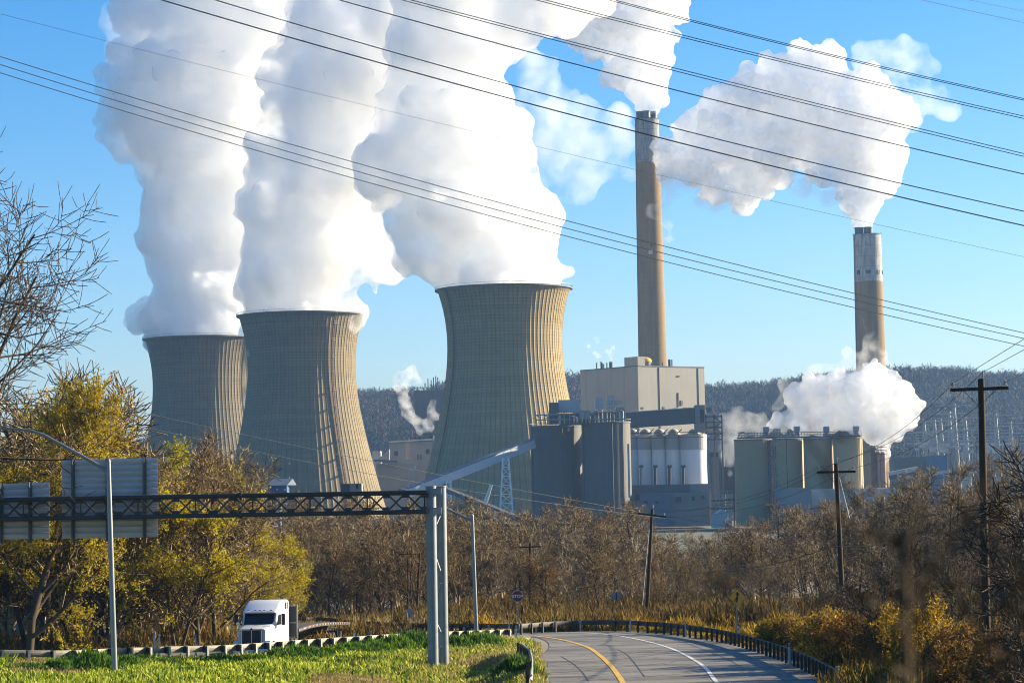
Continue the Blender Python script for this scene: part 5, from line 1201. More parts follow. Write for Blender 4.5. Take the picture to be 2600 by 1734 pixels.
# ------------------------------------------------------------------ truck, built facing +X, then turned and set on the road
M_tw = mat('truck_white_paint', (0.6, 0.61, 0.62), rough=0.25, var=0.05, scale=1.0); M_chr = mat('chrome', (0.6, 0.6, 0.62), rough=0.15, metal=1.0, var=0.05)
M_tyre = mat('tyre_rubber', (0.02, 0.02, 0.02), rough=0.8); M_tglass = mat('windscreen', (0.012, 0.014, 0.018), rough=0.08, var=0.1); M_tdark = mat('truck_chassis', (0.025, 0.022, 0.02), rough=0.7, var=0.3)
M_lens = mat('headlight_lens', (0.7, 0.7, 0.72), rough=0.1, metal=0.6, var=0.05); M_amber = mat('amber_lens', (0.7, 0.12, 0.02), rough=0.3, var=0.05); M_deck = mat('trailer_deck', (0.05, 0.042, 0.035), rough=0.8, var=0.4, scale=2)
def smooth_box(prof_y, secs):      # lofted body from cross-sections: x, half-width, z0, z1, corner radius
    mb = MB(); n_ = 0; vs = []
    for x, hw, z0, z1, rc in secs:
        ring = []
        for (sy, sz) in ((1, 0), (1, 1), (-1, 1), (-1, 0)):
            cy_, cz_ = sy * (hw - rc), (z1 - rc) if sz else (z0 + rc)
            a0 = {(1, 0): -90, (1, 1): 0, (-1, 1): 90, (-1, 0): 180}[(sy, sz)]
            for k in range(4): a = math.radians(a0 + k * 30); ring.append((x, cy_ + rc * math.cos(a), cz_ + rc * math.sin(a)))
        n_ = len(ring); vs += ring
    fs = [(i * n_ + k, i * n_ + (k + 1) % n_, (i + 1) * n_ + (k + 1) % n_, (i + 1) * n_ + k) for i in range(len(secs) - 1) for k in range(n_)]
    fs += [tuple(range(n_)), tuple(range((len(secs) - 1) * n_, len(secs) * n_))]
    return mb.add(vs, fs)
tk = thing('semi_truck', 'white semi truck with raised sleeper roof pulling an empty dark flatbed, coming down the ramp', 'truck', (0, 0, 0))
def wheel(x, y, R=0.52, w_=0.28, dual=False):
    for yy in ((y, y - math.copysign(0.33, y)) if dual else (y,)):
        q = MB(); pr = [(R * 0.55, -w_ / 2), (R * 0.9, -w_ / 2), (R, -w_ * 0.35), (R, w_ * 0.35), (R * 0.9, w_ / 2), (R * 0.55, w_ / 2)]
        vs, fs, n_ = [], [], 28
        for r_, o_ in pr:
            for k in range(n_): a = 2 * math.pi * k / n_; vs.append((x + r_ * math.cos(a), yy + o_, R + r_ * math.sin(a)))
        for i in range(len(pr) - 1):
            for k in range(n_): fs.append((i * n_ + k, i * n_ + (k + 1) % n_, (i + 1) * n_ + (k + 1) % n_, (i + 1) * n_ + k))
        q.add(vs, fs); wo_ = q.build('wheel', M_tyre, tk, True)
        rim = MB(); s_ = math.copysign(1, y); rim.tube([(x, yy - s_ * w_ * 0.1, R), (x, yy + s_ * w_ * 0.36, R)], R * 0.56, 20); rim.tube([(x, yy + s_ * w_ * 0.36, R), (x, yy + s_ * w_ * 0.55, R)], [R * 0.22, R * 0.16], 12)
        rim.build('rim', M_chr, wo_)
# hood and fenders
smooth_box(None, [(8.3, 0.88, 0.75, 1.92, .12), (7.6, 0.92, 0.7, 2.02, .16), (6.6, 1.0, 0.7, 2.12, .18), (5.9, 1.08, 0.7, 2.2, .2)]).build('hood', M_tw, tk, True)
for s in (-1, 1):
    f = MB(); vs = []
    for k in range(9):
        a = math.radians(200 - k * 27); cx_, cz_ = 7.35 + 0.78 * math.cos(a), 0.52 + 0.72 * math.sin(a)
        vs += [(cx_, s * 0.80, cz_), (cx_, s * 1.22, cz_), (cx_, s * 1.22, cz_ - 0.06), (cx_, s * 0.80, cz_ - 0.06)]
    f.add(vs, [(i * 4 + k, i * 4 + (k + 1) % 4, i * 4 + 4 + (k + 1) % 4, i * 4 + 4 + k) for i in range(8) for k in range(4)] + [(0, 1, 2, 3), (32, 33, 34, 35)])
    f.build('fender', M_tw, tk)
    smooth_box(None, [(8.22, 0.20, 0.72, 1.12, .08), (7.95, 0.24, 0.68, 1.22, .1)]); hb = MB()
    hb.box((8.1, s * 1.02, 0.98), (0.4, 0.42, 0.42)); hb.build('fender_nose', M_tw, tk, bevel=0.08)
    hl_ = MB().box((8.31, s * 1.02, 0.98), (0.06, 0.34, 0.22)).build('headlight', M_lens, tk, bevel=0.04)
    MB().box((8.24, s * 1.235, 0.98), (0.2, 0.04, 0.16)).build('indicator', M_amber, tk)
    wheel(7.35, s * 1.05, 0.52, 0.3)
gr_ = MB().box((8.34, 0, 1.36), (0.05, 1.22, 1.02)).build('grille', M_hole, tk); b2 = MB()
for k in range(17): b2.box((8.375, -0.56 + k * 0.07, 1.36), (0.02, 0.018, 0.96))
b2.build('grille_bars', M_steel_dark, gr_); b2 = MB()
for y0, z0, w0, h0 in ((0, 1.91, 1.34, 0.09), (0, 0.83, 1.34, 0.07), (-0.645, 1.37, 0.07, 1.1), (0.645, 1.37, 0.07, 1.1), (0, 1.37, 0.035, 1.02)): b2.box((8.37, y0, z0), (0.06, w0, h0))
b2.build('surround', M_chr, gr_)
MB().tube([(8.40, 0, 1.93), (8.43, 0, 1.93)], 0.07, 14).build('badge', M_red, gr_)
MB().box((8.3, 0, 0.52), (0.32, 2.4, 0.34)).build('bumper', M_tw, tk, bevel=0.08)
# cab
smooth_box(None, [(6.2, 1.0, 0.8, 2.02, .1), (6.0, 1.12, 0.75, 2.2, .12), (5.45, 1.17, 0.7, 2.95, .16), (4.9, 1.19, 0.7, 3.02, .16), (4.2, 1.2, 0.7, 3.05, .16)]).build('cab', M_tw, tk, True)
smooth_box(None, [(5.72, 1.0, 2.86, 3.0, .05), (5.4, 1.12, 2.85, 3.12, .1), (4.9, 1.16, 2.85, 3.36, .16), (4.3, 1.19, 2.85, 3.56, .2), (3.8, 1.21, 2.8, 3.64, .2), (2.2, 1.22, 2.8, 3.66, .2)]).build('roof_fairing', M_tw, tk, True)
smooth_box(None, [(4.22, 1.2, 0.75, 2.95, .1), (2.2, 1.22, 0.75, 2.95, .1)]).build('sleeper', M_tw, tk, True)
ws = MB(); ws.add([(6.10, -0.93, 2.16), (6.10, 0.93, 2.16), (5.53, 0.95, 2.86), (5.53, -0.95, 2.86)], [(0, 1, 2, 3)]); ws.v = [(x + 0.09, y, z + 0.03) for x, y, z in ws.v]
ws.prism([(6.21, -0.95, 2.15), (6.21, 0.95, 2.15), (5.66, 0.97, 2.86), (5.66, -0.97, 2.86)], (-0.2, 0, -0.05)); wsh = ws.build('windscreen', M_tglass, tk)
MB().bar((6.235, 0, 2.15), (5.68, 0, 2.88), 0.03).build('wiper_divider', M_tdark, wsh)
MB().prism([(5.72, -1.08, 2.98), (5.9, -0.95, 2.9), (5.9, 0.95, 2.9), (5.72, 1.08, 2.98)], (0, 0, 0.05)).build('sun_visor', M_tw, tk)
for y in (-0.75, -0.3, 0, 0.3, 0.75): MB().box((5.68, y, 3.05), (0.08, 0.14, 0.05)).build('marker_light', M_amber, tk)
for s in (-1, 1):
    MB().prism([(5.85, s * 1.175, 2.1), (5.5, s * 1.195, 2.72), (4.75, s * 1.205, 2.72), (4.75, s * 1.205, 2.1)], (0, s * 0.01, 0)).build('side_window', M_tglass, tk)
    for x in (3.3, 2.75): MB().box((x, s * 1.225, 3.28), (0.28, 0.02, 0.42)).build('sleeper_window', M_tglass, tk)
    mr = MB().box((5.75, s * 1.55, 2.45), (0.14, 0.24, 0.72)).build('mirror', M_tdark, tk, bevel=0.04)
    mb = MB(); mb.bar((5.6, s * 1.18, 2.75), (5.75, s * 1.55, 2.75), 0.04); mb.bar((5.6, s * 1.18, 2.15), (5.75, s * 1.55, 2.15), 0.04); mb.build('bracket', M_tdark, mr)
    m2_ = MB().tube([(6.9, s * 1.2, 2.22), (6.86, s * 1.2, 2.22)], 0.13, 14).build('fender_mirror', M_chr, tk); MB().bar((6.86, s * 1.2, 2.2), (6.6, s * 1.0, 1.9), 0.03).build('stalk', M_chr, m2_)
    MB().tube([(4.6, s * 1.0, 0.62), (3.1, s * 1.0, 0.62)], 0.33, 18).build('fuel_tank', M_chr, tk, True); MB().box((5.3, s * 1.1, 0.62), (0.9, 0.25, 0.35)).build('step', M_chr, tk)
    MB().tube([(2.0, s * 1.05, 0.9), (2.0, s * 1.05, 3.3)], 0.09, 10).build('exhaust_stack', M_chr, tk)
ch_ = MB()
for s in (-1, 1): ch_.box((2.4, s * 0.42, 0.86), (9.5, 0.1, 0.26))
ch_.box((1.0, 0, 0.9), (0.5, 0.9, 0.25)); ch_.build('chassis', M_tdark, tk)
for x in (0.9, -0.4):
    for s in (-1, 1): wheel(x, s * 1.1, 0.52, 0.28, True)
hb = MB(); hb.box((1.45, 0.5, 2.2), (0.08, 2.35, 2.0)); hb.build('headboard', M_steel_dark, tk); hb = MB()
for y in (-1.15, -0.4, 0.4, 1.15): hb.box((1.52, y + 0.5, 2.2), (0.08, 0.09, 2.2))
for z in (1.05, 2.1, 3.2): hb.box((1.53, 0.5, z), (0.06, 2.35, 0.08))
hb.build('headboard_frame', M_galvd, tk)
# flatbed trailer, a little arched
tl = MB(); N_ = 16; vs = []
for i in range(N_ + 1):
    x = 1.3 - i * (13.2 / N_); t = i / N_; zc = 1.68 + 0.16 * math.sin(math.pi * t) ; yy = 0.45 + 1.2 * t * t
    vs += [(x, yy - 1.28, zc - 0.22), (x, yy + 1.28, zc - 0.22), (x, yy + 1.28, zc), (x, yy - 1.28, zc)]
tl.add(vs, [(i * 4 + k, i * 4 + (k + 1) % 4, i * 4 + 4 + (k + 1) % 4, i * 4 + 4 + k) for i in range(N_) for k in range(4)] + [(0, 1, 2, 3), (N_ * 4, N_ * 4 + 1, N_ * 4 + 2, N_ * 4 + 3)])
fb = tl.build('flatbed', M_deck, tk)
rv = MB()
for s in (-1, 1):
    for i in range(34):
        t = i / 33; rv.box((1.2 - t * 13, 0.45 + 1.2 * t * t + s * 1.29, 1.59 + 0.16 * math.sin(math.pi * t)), (0.2, 0.03, 0.1))
rv.build('reflective_strip', mat('reflective_tape', (0.30, 0.08, 0.07), rough=0.4, var=0.6, scale=3.0, col2=(0.5, 0.48, 0.46)), fb)
bm_ = MB()
for s in (-1, 1): bm_.bar((0.4, s * 0.45 + 0.0, 1.3), (-6, s * 0.45 + 0.3, 1.4), 0.14, 0.35); bm_.bar((-6, s * 0.45 + 0.3, 1.4), (-11.8, s * 0.45 + 0.85, 1.3), 0.14, 0.35)
bm_.build('main_beam', M_tdark, fb); MB().box((-11.9, 0.9, 0.85), (0.1, 2.3, 0.5)).build('rear_guard', M_tdark, fb)
for s in (-1, 1): MB().box((-2.2, s * 0.9, 0.85), (0.12, 0.12, 1.3)).build('landing_leg', M_tdark, fb)
for x in (-9.6, -10.9):
    for s in (-1, 1): wheel(x, 0.75 + s * 1.1, 0.5, 0.28, True)
# driver and steering wheel glimpse behind the windscreen are too dark to see; place the truck
tp = P(640, 1666, 158); hd = math.radians(-90 - 5.5)
tk.rotation_euler.z = hd; fr_ = V(math.cos(hd), math.sin(hd), 0)
base = V(tp.x, tp.y, 0) - fr_ * 8.6
tk.location = V(base.x, base.y, 0); zA = zl(tp.x, tp.y); zB = zl(base.x, base.y); tk.location.z = zB + 0.12; tk.scale = (1.04, 1.04, 1.04) 
tk.rotation_euler = (0, -math.atan2(zA - zB, 8.3), hd)
# ------------------------------------------------------------------ trees: unique shapes first, then copies that share their meshes
def grow(seed, H, stems, spread, lv, nb, limb_el, twig_len, r0_, lean=0.0, wig=0.18, clear=0.12):
    """a branching skeleton; returns big segments and twig segments as (p0, p1, r0, r1) rows"""
    rg_ = np.random.default_rng(seed); big, tw = [], []
    def rot(d, ang, az):
        a = np.array([0, 0, 1.0]) if abs(d[2]) < 0.9 else np.array([1.0, 0, 0]); x = np.cross(d, a); x /= np.linalg.norm(x); y = np.cross(d, x)
        v = d * math.cos(ang) + (x * math.cos(az) + y * math.sin(az)) * math.sin(ang); return v / np.linalg.norm(v)
    def go(p, d, L, r, l):
        n_ = 5 if l == 0 else (4 if l == 1 else 3 if l < lv - 1 else 2); pts = [p]; dd = d
        for i in range(n_):
            dd = rot(dd, abs(rg_.normal(0, wig)), rg_.random() * 6.28); dd[2] += 0.07 if l else 0.03; dd /= np.linalg.norm(dd); q = pts[-1] + dd * L / n_
            t0, t1 = i / n_, (i + 1) / n_; k = 0.62 if l < lv - 1 else 0.5
            (big if l < 2 else tw).append((pts[-1], q, r * (1 - k * t0), r * (1 - k * t1))); pts.append(q)
        if l < lv - 1:
            m_ = nb[l]
            for j in range(m_):
                t = (clear if l == 0 else 0.2) + (1 - (clear if l == 0 else 0.2)) * (j + rg_.random() * 0.8) / m_; t = min(t, 0.98)
                i = min(int(t * n_), n_ - 1); b = pts[i] + (pts[i + 1] - pts[i]) * (t * n_ - i)
                base_d = pts[i + 1] - pts[i]; base_d = base_d / np.linalg.norm(base_d)
                ang = math.radians(rg_.uniform(*limb_el)); 
                LL = (spread * (1.15 - 0.75 * t) if l == 0 else L * rg_.uniform(0.42, 0.68) * (1.1 - 0.4 * t)) if l < lv - 2 else twig_len * rg_.uniform(0.6, 1.3)
                go(b, rot(base_d, ang, j * 2.4 + rg_.random()), LL, max(r * (1 - 0.6 * t) * (0.55 if l == 0 else 0.6), 0.012), l + 1)
    for s_ in range(stems):
        az = s_ * 6.28 / stems + rg_.random(); le = lean + (0.0 if stems == 1 else rg_.uniform(0.08, 0.28))
        d = np.array([math.sin(le) * math.cos(az), math.sin(le) * math.sin(az), math.cos(le)])
        go(np.array([0.15 * math.cos(az) * (stems > 1), 0.15 * math.sin(az) * (stems > 1), -0.4]), d, H * rg_.uniform(0.8, 1.0), r0_, 0)
    return big, tw
def segmesh(name, segs, n_, rmin, m):
    a = np.array([s_[0] for s_ in segs]); b = np.array([s_[1] for s_ in segs]); ra = np.maximum(np.array([s_[2] for s_ in segs]), rmin)[:, None]; rb = np.maximum(np.array([s_[3] for s_ in segs]), rmin * 0.7)[:, None]
    d = b - a; d /= np.linalg.norm(d, axis=1)[:, None]; h = np.where(np.abs(d[:, 2:3]) < 0.9, np.array([[0, 0, 1.0]]), np.array([[1.0, 0, 0]])); x = np.cross(d, h); x /= np.linalg.norm(x, axis=1)[:, None]; y = np.cross(d, x)
    ring = []
    for c, r in ((a, ra), (b, rb)):
        for k in range(n_): t = 2 * math.pi * k / n_; ring.append(c + (x * math.cos(t) + y * math.sin(t)) * r)
    v = np.stack(ring, 1); N_ = len(a); v = v.reshape(-1, 3); o = np.arange(N_)[:, None] * 2 * n_; f = []
    for k in range(n_): f.append(np.concatenate([o + k, o + (k + 1) % n_, o + n_ + (k + 1) % n_, o + n_ + k], 1))
    me = npmesh(name, v, np.stack(f, 1).reshape(-1, 4)); me.materials.append(m); return me
def leafmesh(name, tw, per, size, m, seed, keep=1.0, droop=0.2):
    rg_ = np.random.default_rng(seed); a = np.array([s_[0] for s_ in tw]); b = np.array([s_[1] for s_ in tw]); n_ = int(len(a) * per)
    i = rg_.integers(0, len(a), n_); t = rg_.random(n_)[:, None]; c = a[i] + (b[i] - a[i]) * t + rg_.normal(0, size * 0.9, (n_, 3))
    if keep < 1: k = (np.sin(c[:, 0] * 1.7 + seed) + np.sin(c[:, 1] * 1.9) + np.sin(c[:, 2] * 1.4 + 2 * seed) + rg_.normal(0, 0.6, n_)) < (keep * 6 - 3); c = c[k]; n_ = len(c)
    e1 = rg_.normal(size=(n_, 3)); e1 /= np.linalg.norm(e1, axis=1)[:, None]; e2 = np.cross(e1, rg_.normal(size=(n_, 3))); e2 /= np.linalg.norm(e2, axis=1)[:, None]; s_ = size * (0.6 + 0.8 * rg_.random(n_))[:, None]
    v = np.stack([c - e1 * s_ * 0.6, c + e2 * s_ * 0.35, c + e1 * s_ * 0.6, c - e2 * s_ * 0.35], 1).reshape(-1, 3)
    me = npmesh(name, v, np.arange(n_ * 4).reshape(-1, 4)); me.materials.append(m); return me
M_bark = mat('bark', (0.10, 0.075, 0.05), rough=0.95, var=0.5, scale=3, stretch=(1, 1, 0.3), col2=(0.05, 0.035, 0.022), spec=0.1)
M_barkp = mat('pale_bark', (0.60, 0.48, 0.30), rough=0.9, var=0.5, scale=3, stretch=(1, 1, 0.3), col2=(0.10, 0.075, 0.05), spec=0.1)
M_twig = leafmat('twigs', [(0.02, 0.013, 0.006), (0.065, 0.042, 0.018), (0.20, 0.13, 0.05), (0.60, 0.44, 0.20)], 0.0, 0.5)
M_twigg = leafmat('grey_twigs', [(0.02, 0.014, 0.009), (0.06, 0.044, 0.026), (0.18, 0.13, 0.07), (0.60, 0.48, 0.30)], 0.0, 0.5)
L_yel = leafmat('yellow_leaves', [(0.10, 0.085, 0.010), (0.60, 0.47, 0.015), (0.16, 0.16, 0.012), (0.74, 0.56, 0.02)], 0.45, 0.25)
L_grn = leafmat('yellow_green_leaves', [(0.05, 0.06, 0.008), (0.24, 0.26, 0.015), (0.50, 0.43, 0.015), (0.06, 0.06, 0.008)], 0.4, 0.25)
L_org = leafmat('orange_leaves', [(0.07, 0.07, 0.010), (0.50, 0.33, 0.012), (0.22, 0.24, 0.015), (0.48, 0.20, 0.010)], 0.4, 0.25)
L_brn = leafmat('brown_leaves', [(0.16, 0.085, 0.02), (0.30, 0.16, 0.025), (0.08, 0.04, 0.015), (0.4, 0.24, 0.04)], 0.3, 0.3)
L_red = leafmat('dark_red_leaves', [(0.14, 0.03, 0.02), (0.20, 0.06, 0.03), (0.09, 0.03, 0.02)], 0.3, 0.3)
PROTO = {}
def proto(key, kind, args, bark, twm, leaf=None, rmin=0.026):
    big, tw = grow(*args); d = {'trunk': segmesh('trunk', big, 6, 0.02, bark)}
    if leaf is None: d['crown'] = segmesh('crown', tw, 3, rmin, twm)
    else:
        per, size, lm, keep = leaf; d['crown'] = leafmesh('crown', tw, per, size, lm, args[0], keep); d['twigs'] = segmesh('branches', tw[::2], 3, rmin, twm)
    PROTO[key] = d
#            seed H stems spread lv nb            angles   twig r0
proto('b0', '', (1, 12, 1, 4.6, 5, (13, 6, 4, 3), (28, 58), 0.9, 0.21), M_bark, M_twig)
proto('b1', '', (2, 12, 3, 3.0, 5, (8, 5, 4, 3), (22, 50), 0.85, 0.18), M_barkp, M_twig)
proto('b2', '', (3, 12, 1, 5.5, 5, (12, 6, 4, 3), (35, 70), 0.9, 0.20), M_bark, M_twigg)
proto('b3', '', (4, 12, 4, 2.4, 5, (7, 4, 4, 3), (18, 45), 0.8, 0.15), M_barkp, M_twigg)
proto('b4', '', (5, 12, 2, 4.0, 5, (9, 5, 4, 3), (25, 60), 0.85, 0.14), M_bark, M_twig)
proto('b5', '', (6, 12, 1, 3.2, 5, (15, 5, 3, 3), (25, 50), 0.8, 0.19), M_barkp, M_twigg)
proto('y0', '', (11, 12, 2, 4.2, 4, (11, 7, 7), (25, 60), 1.1, 0.14), M_bark, M_twig, (8, 0.16, L_yel, 0.5))
proto('y1', '', (12, 12, 3, 3.4, 4, (9, 6, 6), (22, 55), 1.1, 0.11), M_barkp, M_twig, (7, 0.17, L_yel, 0.42))
proto('g0', '', (13, 12, 2, 4.2, 4, (11, 7, 7), (25, 60), 1.1, 0.14), M_bark, M_twig, (6, 0.15, L_grn, 0.4))
proto('g1', '', (14, 12, 4, 3.0, 4, (8, 6, 6), (22, 55), 1.1, 0.10), M_barkp, M_twig, (4, 0.15, L_grn, 0.36))
proto('o0', '', (15, 12, 1, 5.0, 4, (14, 8, 7), (30, 65), 1.2, 0.2), M_bark, M_twig, (9, 0.18, L_org, 0.68))
proto('o1', '', (17, 12, 1, 5.0, 4, (15, 9, 8), (30, 65), 1.0, 0.2), M_bark, M_twig, (22, 0.085, L_org, 0.66))
proto('n0', '', (16, 12, 2, 4.0, 4, (10, 7, 7), (25, 60), 1.1, 0.13), M_bark, M_twig, (4, 0.15, L_brn, 0.5))
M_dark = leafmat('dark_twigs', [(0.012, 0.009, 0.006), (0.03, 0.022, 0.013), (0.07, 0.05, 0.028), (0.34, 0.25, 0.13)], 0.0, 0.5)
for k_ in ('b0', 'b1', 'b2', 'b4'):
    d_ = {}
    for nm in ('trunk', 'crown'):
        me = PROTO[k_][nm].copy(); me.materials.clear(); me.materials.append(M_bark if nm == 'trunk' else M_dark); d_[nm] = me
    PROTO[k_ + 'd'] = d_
def tree(key, label, px, Y, ytop, group, rz=None, cat='tree', name='tree', wide=1.0, z=None):
    x = P(px, 1300, Y).x; zb_ = zl(x, Y) if z is None else z; H = P(px, ytop, Y).z - zb_
    if H < 1.5: return None
    s_ = H / 12.0; r = thing(name, label, cat, V(x, Y, zb_), group); r.rotation_euler.z = rnd.uniform(0, 6.28) if rz is None else rz
    w_ = s_ * rnd.uniform(0.9, 1.15) * wide; r.scale = (w_, w_, s_)
    pr_ = PROTO[key]; t = bpy.data.objects.new('trunk', pr_['trunk']); C.objects.link(t); t.parent = r
    c_ = bpy.data.objects.new('crown', pr_['crown']); C.objects.link(c_); c_.parent = r
    if 'twigs' in pr_: q = bpy.data.objects.new('twigs', pr_['twigs']); C.objects.link(q); q.parent = r
    return r
# skyline of the tree belt in the photo: column -> top of the crowns
TX = [-150, 0, 200, 290, 420, 500, 560, 640, 700, 760, 840, 900, 960, 1040, 1150, 1230, 1300, 1400, 1500, 1600, 1680, 1760, 1850, 1950, 2010, 2100, 2200, 2300, 2400, 2700]
TYF = [1100, 1100, 1080, 1120, 1185, 1150, 1190, 1250, 1310, 1300, 1280, 1285, 1290, 1290, 1290, 1300, 1310, 1300, 1290, 1295, 1350, 1340, 1325, 1300, 1290, 1270, 1240, 1200, 1180, 1130]
def top_at(px): return float(np.interp(px, TX, TYF))
def where(px):
    marks = [(-100, 'left of the smaller sign'), (60, 'behind the smaller sign back'), (150, 'between the two sign backs'), (280, 'behind the large sign back'), (400, 'just right of the large sign back'), (520, 'up and left of the truck'), (640, 'behind the truck cab'),
             (740, 'behind the flatbed trailer'), (860, 'left of the far guardrail pole'), (960, 'right of the far guardrail pole'), (1060, 'behind the gantry columns'), (1170, 'around the second lamp post'), (1260, 'left of the stop sign'), (1370, 'right of the stop sign'),
             (1480, 'left of the small grey sign'), (1565, 'around the small grey sign'), (1660, 'around the leaning pole'), (1760, 'left of the arrow sign'), (1872, 'behind the arrow sign'), (1980, 'right of the arrow sign'), (2130, 'around the second nearest pole'),
             (2270, 'below the cable splice loop'), (2400, 'left of the nearest pole'), (2560, 'right of the nearest pole')]
    return min(marks, key=lambda q: abs(q[0] - px))[1]
SIZEW = {'b': ['bare brown tree', 'bare tree with tangled twigs', 'slender bare tree', 'bushy bare tree'], 'y': ['golden yellow leaved tree', 'thinly leaved yellow tree'], 'g': ['yellow green leaved tree', 'half bare green leaved tree'], 'o': ['orange tinged leafy tree'], 'n': ['brown leaved tree']}
used = {}
def lab(key, px, row):
    base_ = {'b0': 'bare tree with straight trunk', 'b1': 'pale forked bare tree', 'b2': 'wide spreading bare tree', 'b3': 'bare clump of thin stems', 'b4': 'twin trunked bare tree', 'b5': 'narrow pale bare tree', 'y0': 'golden yellow tree', 'y1': 'thin yellow tree', 'g0': 'yellow green tree', 'g1': 'sparse green leaved tree', 'o0': 'broad orange tinged tree', 'n0': 'brown leaved tree', 'b0d': 'dark bare tree', 'b1d': 'dark forked bare tree', 'b2d': 'dark spreading bare tree', 'b4d': 'dark twin trunked bare tree'}[key]
    return f"{base_} {where(px)}, {row}"
SEEN = set()
def pick(keys, px, row):
    for _ in range(12):
        k_ = keys(px) if callable(keys) else rnd.choice(keys); l_ = lab(k_, px, row)
        if l_ not in SEEN: break
    SEEN.add(l_); return k_, l_
def belt(row, n_, x0, x1, Y0, Y1, keys, dtop, grp, jit=0.5, wide=1.0):
    for i in range(n_):
        px = x0 + (x1 - x0) * (i + 0.5 + rnd.uniform(-jit, jit)) / n_; Y = rnd.uniform(Y0, Y1); key, l_ = pick(keys, px, row)
        tree(key, l_, px, Y, top_at(px) + dtop + rnd.uniform(-14, 32), grp, wide=wide)
def kl(px):
    r = rnd.random(); bare = rnd.choice(['b0', 'b1', 'b3', 'b4', 'b5'])
    if px < 230: return 'g0' if r < .2 else 'g1' if r < .4 else 'o0' if r < .45 else 'n0' if r < .55 else bare
    if px < 480: return 'g0' if r < .2 else 'y0' if r < .28 else 'g1' if r < .4 else 'n0' if r < .5 else bare
    if px < 590: return 'y1' if r < .15 else 'g1' if r < .3 else 'b2' if r < .4 else bare
    if px < 735: return 'y0' if r < .55 else 'y1' if r < .85 else bare
    return rnd.choice(['b0', 'b1', 'b2', 'b3', 'b4', 'b5'])
FB = 'trees of the belt between road and river'
belt('front row', 20, -120, 560, 176, 196, kl, 40, FB)
belt('second row', 22, -120, 600, 200, 225, kl, 5, FB)
belt('back row', 15, -120, 640, 230, 262, lambda p: 'b0' if p > 480 else kl(p), -8, FB)
for px, Y, yt, k in ((660, 216, 1335, 'y0'), (700, 220, 1350, 'y0'), (625, 212, 1320, 'y0'), (590, 206, 1380, 'y1'), (725, 226, 1390, 'y1'), (430, 200, 1190, 'y0'), (560, 204, 1420, 'g1'), (640, 204, 1420, 'y0'), (690, 206, 1450, 'y1')):
    tree(k, lab(k, px, f'{"tall" if yt < 1330 else "low" if yt > 1400 else "middle high"} one'), px, Y, yt, FB)
belt('front row', 22, 745, 1310, 240, 262, ['b0', 'b1', 'b3', 'b4', 'b5'], 70, FB)
belt('second row', 24, 735, 1330, 270, 300, ['b0', 'b1', 'b2', 'b3', 'b4', 'b5'], 25, FB)
belt('back row', 22, 735, 1350, 305, 370, ['b0', 'b2', 'b3', 'b4', 'b5'], 0, FB)
belt('front row', 20, 1330, 2010, 205, 235, ['b0', 'b1', 'b2', 'b3', 'b4', 'b5', 'b4', 'n0'], 100, FB)
belt('second row', 24, 1330, 2080, 250, 300, ['b0', 'b1', 'b2', 'b3', 'b4', 'b5'], 35, FB)
belt('back row', 26, 1340, 2250, 330, 430, ['b0', 'b2', 'b3', 'b4', 'b5'], 5, FB)
belt('river row', 20, 1300, 2500, 500, 640, ['b0', 'b2', 'b3', 'b4'], -5, FB, wide=1.2)
belt('river row', 14, 700, 1340, 480, 580, ['b0', 'b2', 'b3', 'b4'], 0, FB, wide=1.2)
RB = 'bare trees on the bank by the nearest poles'
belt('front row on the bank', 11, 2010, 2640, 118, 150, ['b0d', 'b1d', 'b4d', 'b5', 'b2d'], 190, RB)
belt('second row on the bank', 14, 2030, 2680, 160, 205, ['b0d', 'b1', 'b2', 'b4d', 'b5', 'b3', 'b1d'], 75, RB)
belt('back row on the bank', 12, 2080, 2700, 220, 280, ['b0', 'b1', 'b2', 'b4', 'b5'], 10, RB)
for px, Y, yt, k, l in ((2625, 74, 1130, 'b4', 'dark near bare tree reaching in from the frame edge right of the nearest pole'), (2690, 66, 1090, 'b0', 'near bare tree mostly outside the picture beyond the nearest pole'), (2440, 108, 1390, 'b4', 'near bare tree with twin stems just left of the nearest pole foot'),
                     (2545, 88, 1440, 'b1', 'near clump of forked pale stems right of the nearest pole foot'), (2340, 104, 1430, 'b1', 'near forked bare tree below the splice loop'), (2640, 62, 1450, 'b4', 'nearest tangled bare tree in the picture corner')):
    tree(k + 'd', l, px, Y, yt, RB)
# tall trees at the picture's left edge
big, tw = grow(43, 24, 1, 11, 5, (16, 9, 6, 5), (30, 66), 1.0, 0.36, 0.05, 0.13, 0.3)
bt = thing('tree', 'tall bare tree at the picture edge reaching branches over the blue sky', 'tree', V(P(-75, 1300, 128).x, 128, 2.5), None)
for nm, mesh in (('trunk', segmesh('trunk', big, 8, 0.03, M_bark)), ('crown', segmesh('crown', tw, 3, 0.02, M_bark))):
    o = bpy.data.objects.new(nm, mesh); C.objects.link(o); o.parent = bt
bt.scale = (1.15, 1.15, (P(0, 395, 128).z - 2.5) / 21.5); bt.rotation_euler.z = 1.1
tree('b2', 'bare tree behind the dome shaped orange green tree, fanning out over its edge', 110, 186, 905, None, wide=0.95)
tree('b0', 'bare tree rising out of the edge of the orange green dome near the skyline pylons', 215, 205, 1010, None)
tree('o1', 'big dome shaped orange and green tree standing above the small sign back', 70, 168, 908, None, wide=0.9)
tree('o1', 'second orange green dome tree, lower, at the very edge of the picture', -60, 172, 930, None, wide=0.95)
tree('y0', 'bright yellow tree peeping over the top edge of the large sign back', 190, 190, 1080, None, wide=0.9)
tree('b5', 'narrow bare tree standing behind the dome tree at the picture edge', 20, 196, 840, None)
tree('b4', 'bare twin trunk tree behind the dome tree, left of the skyline pylons', 160, 200, 960, None)

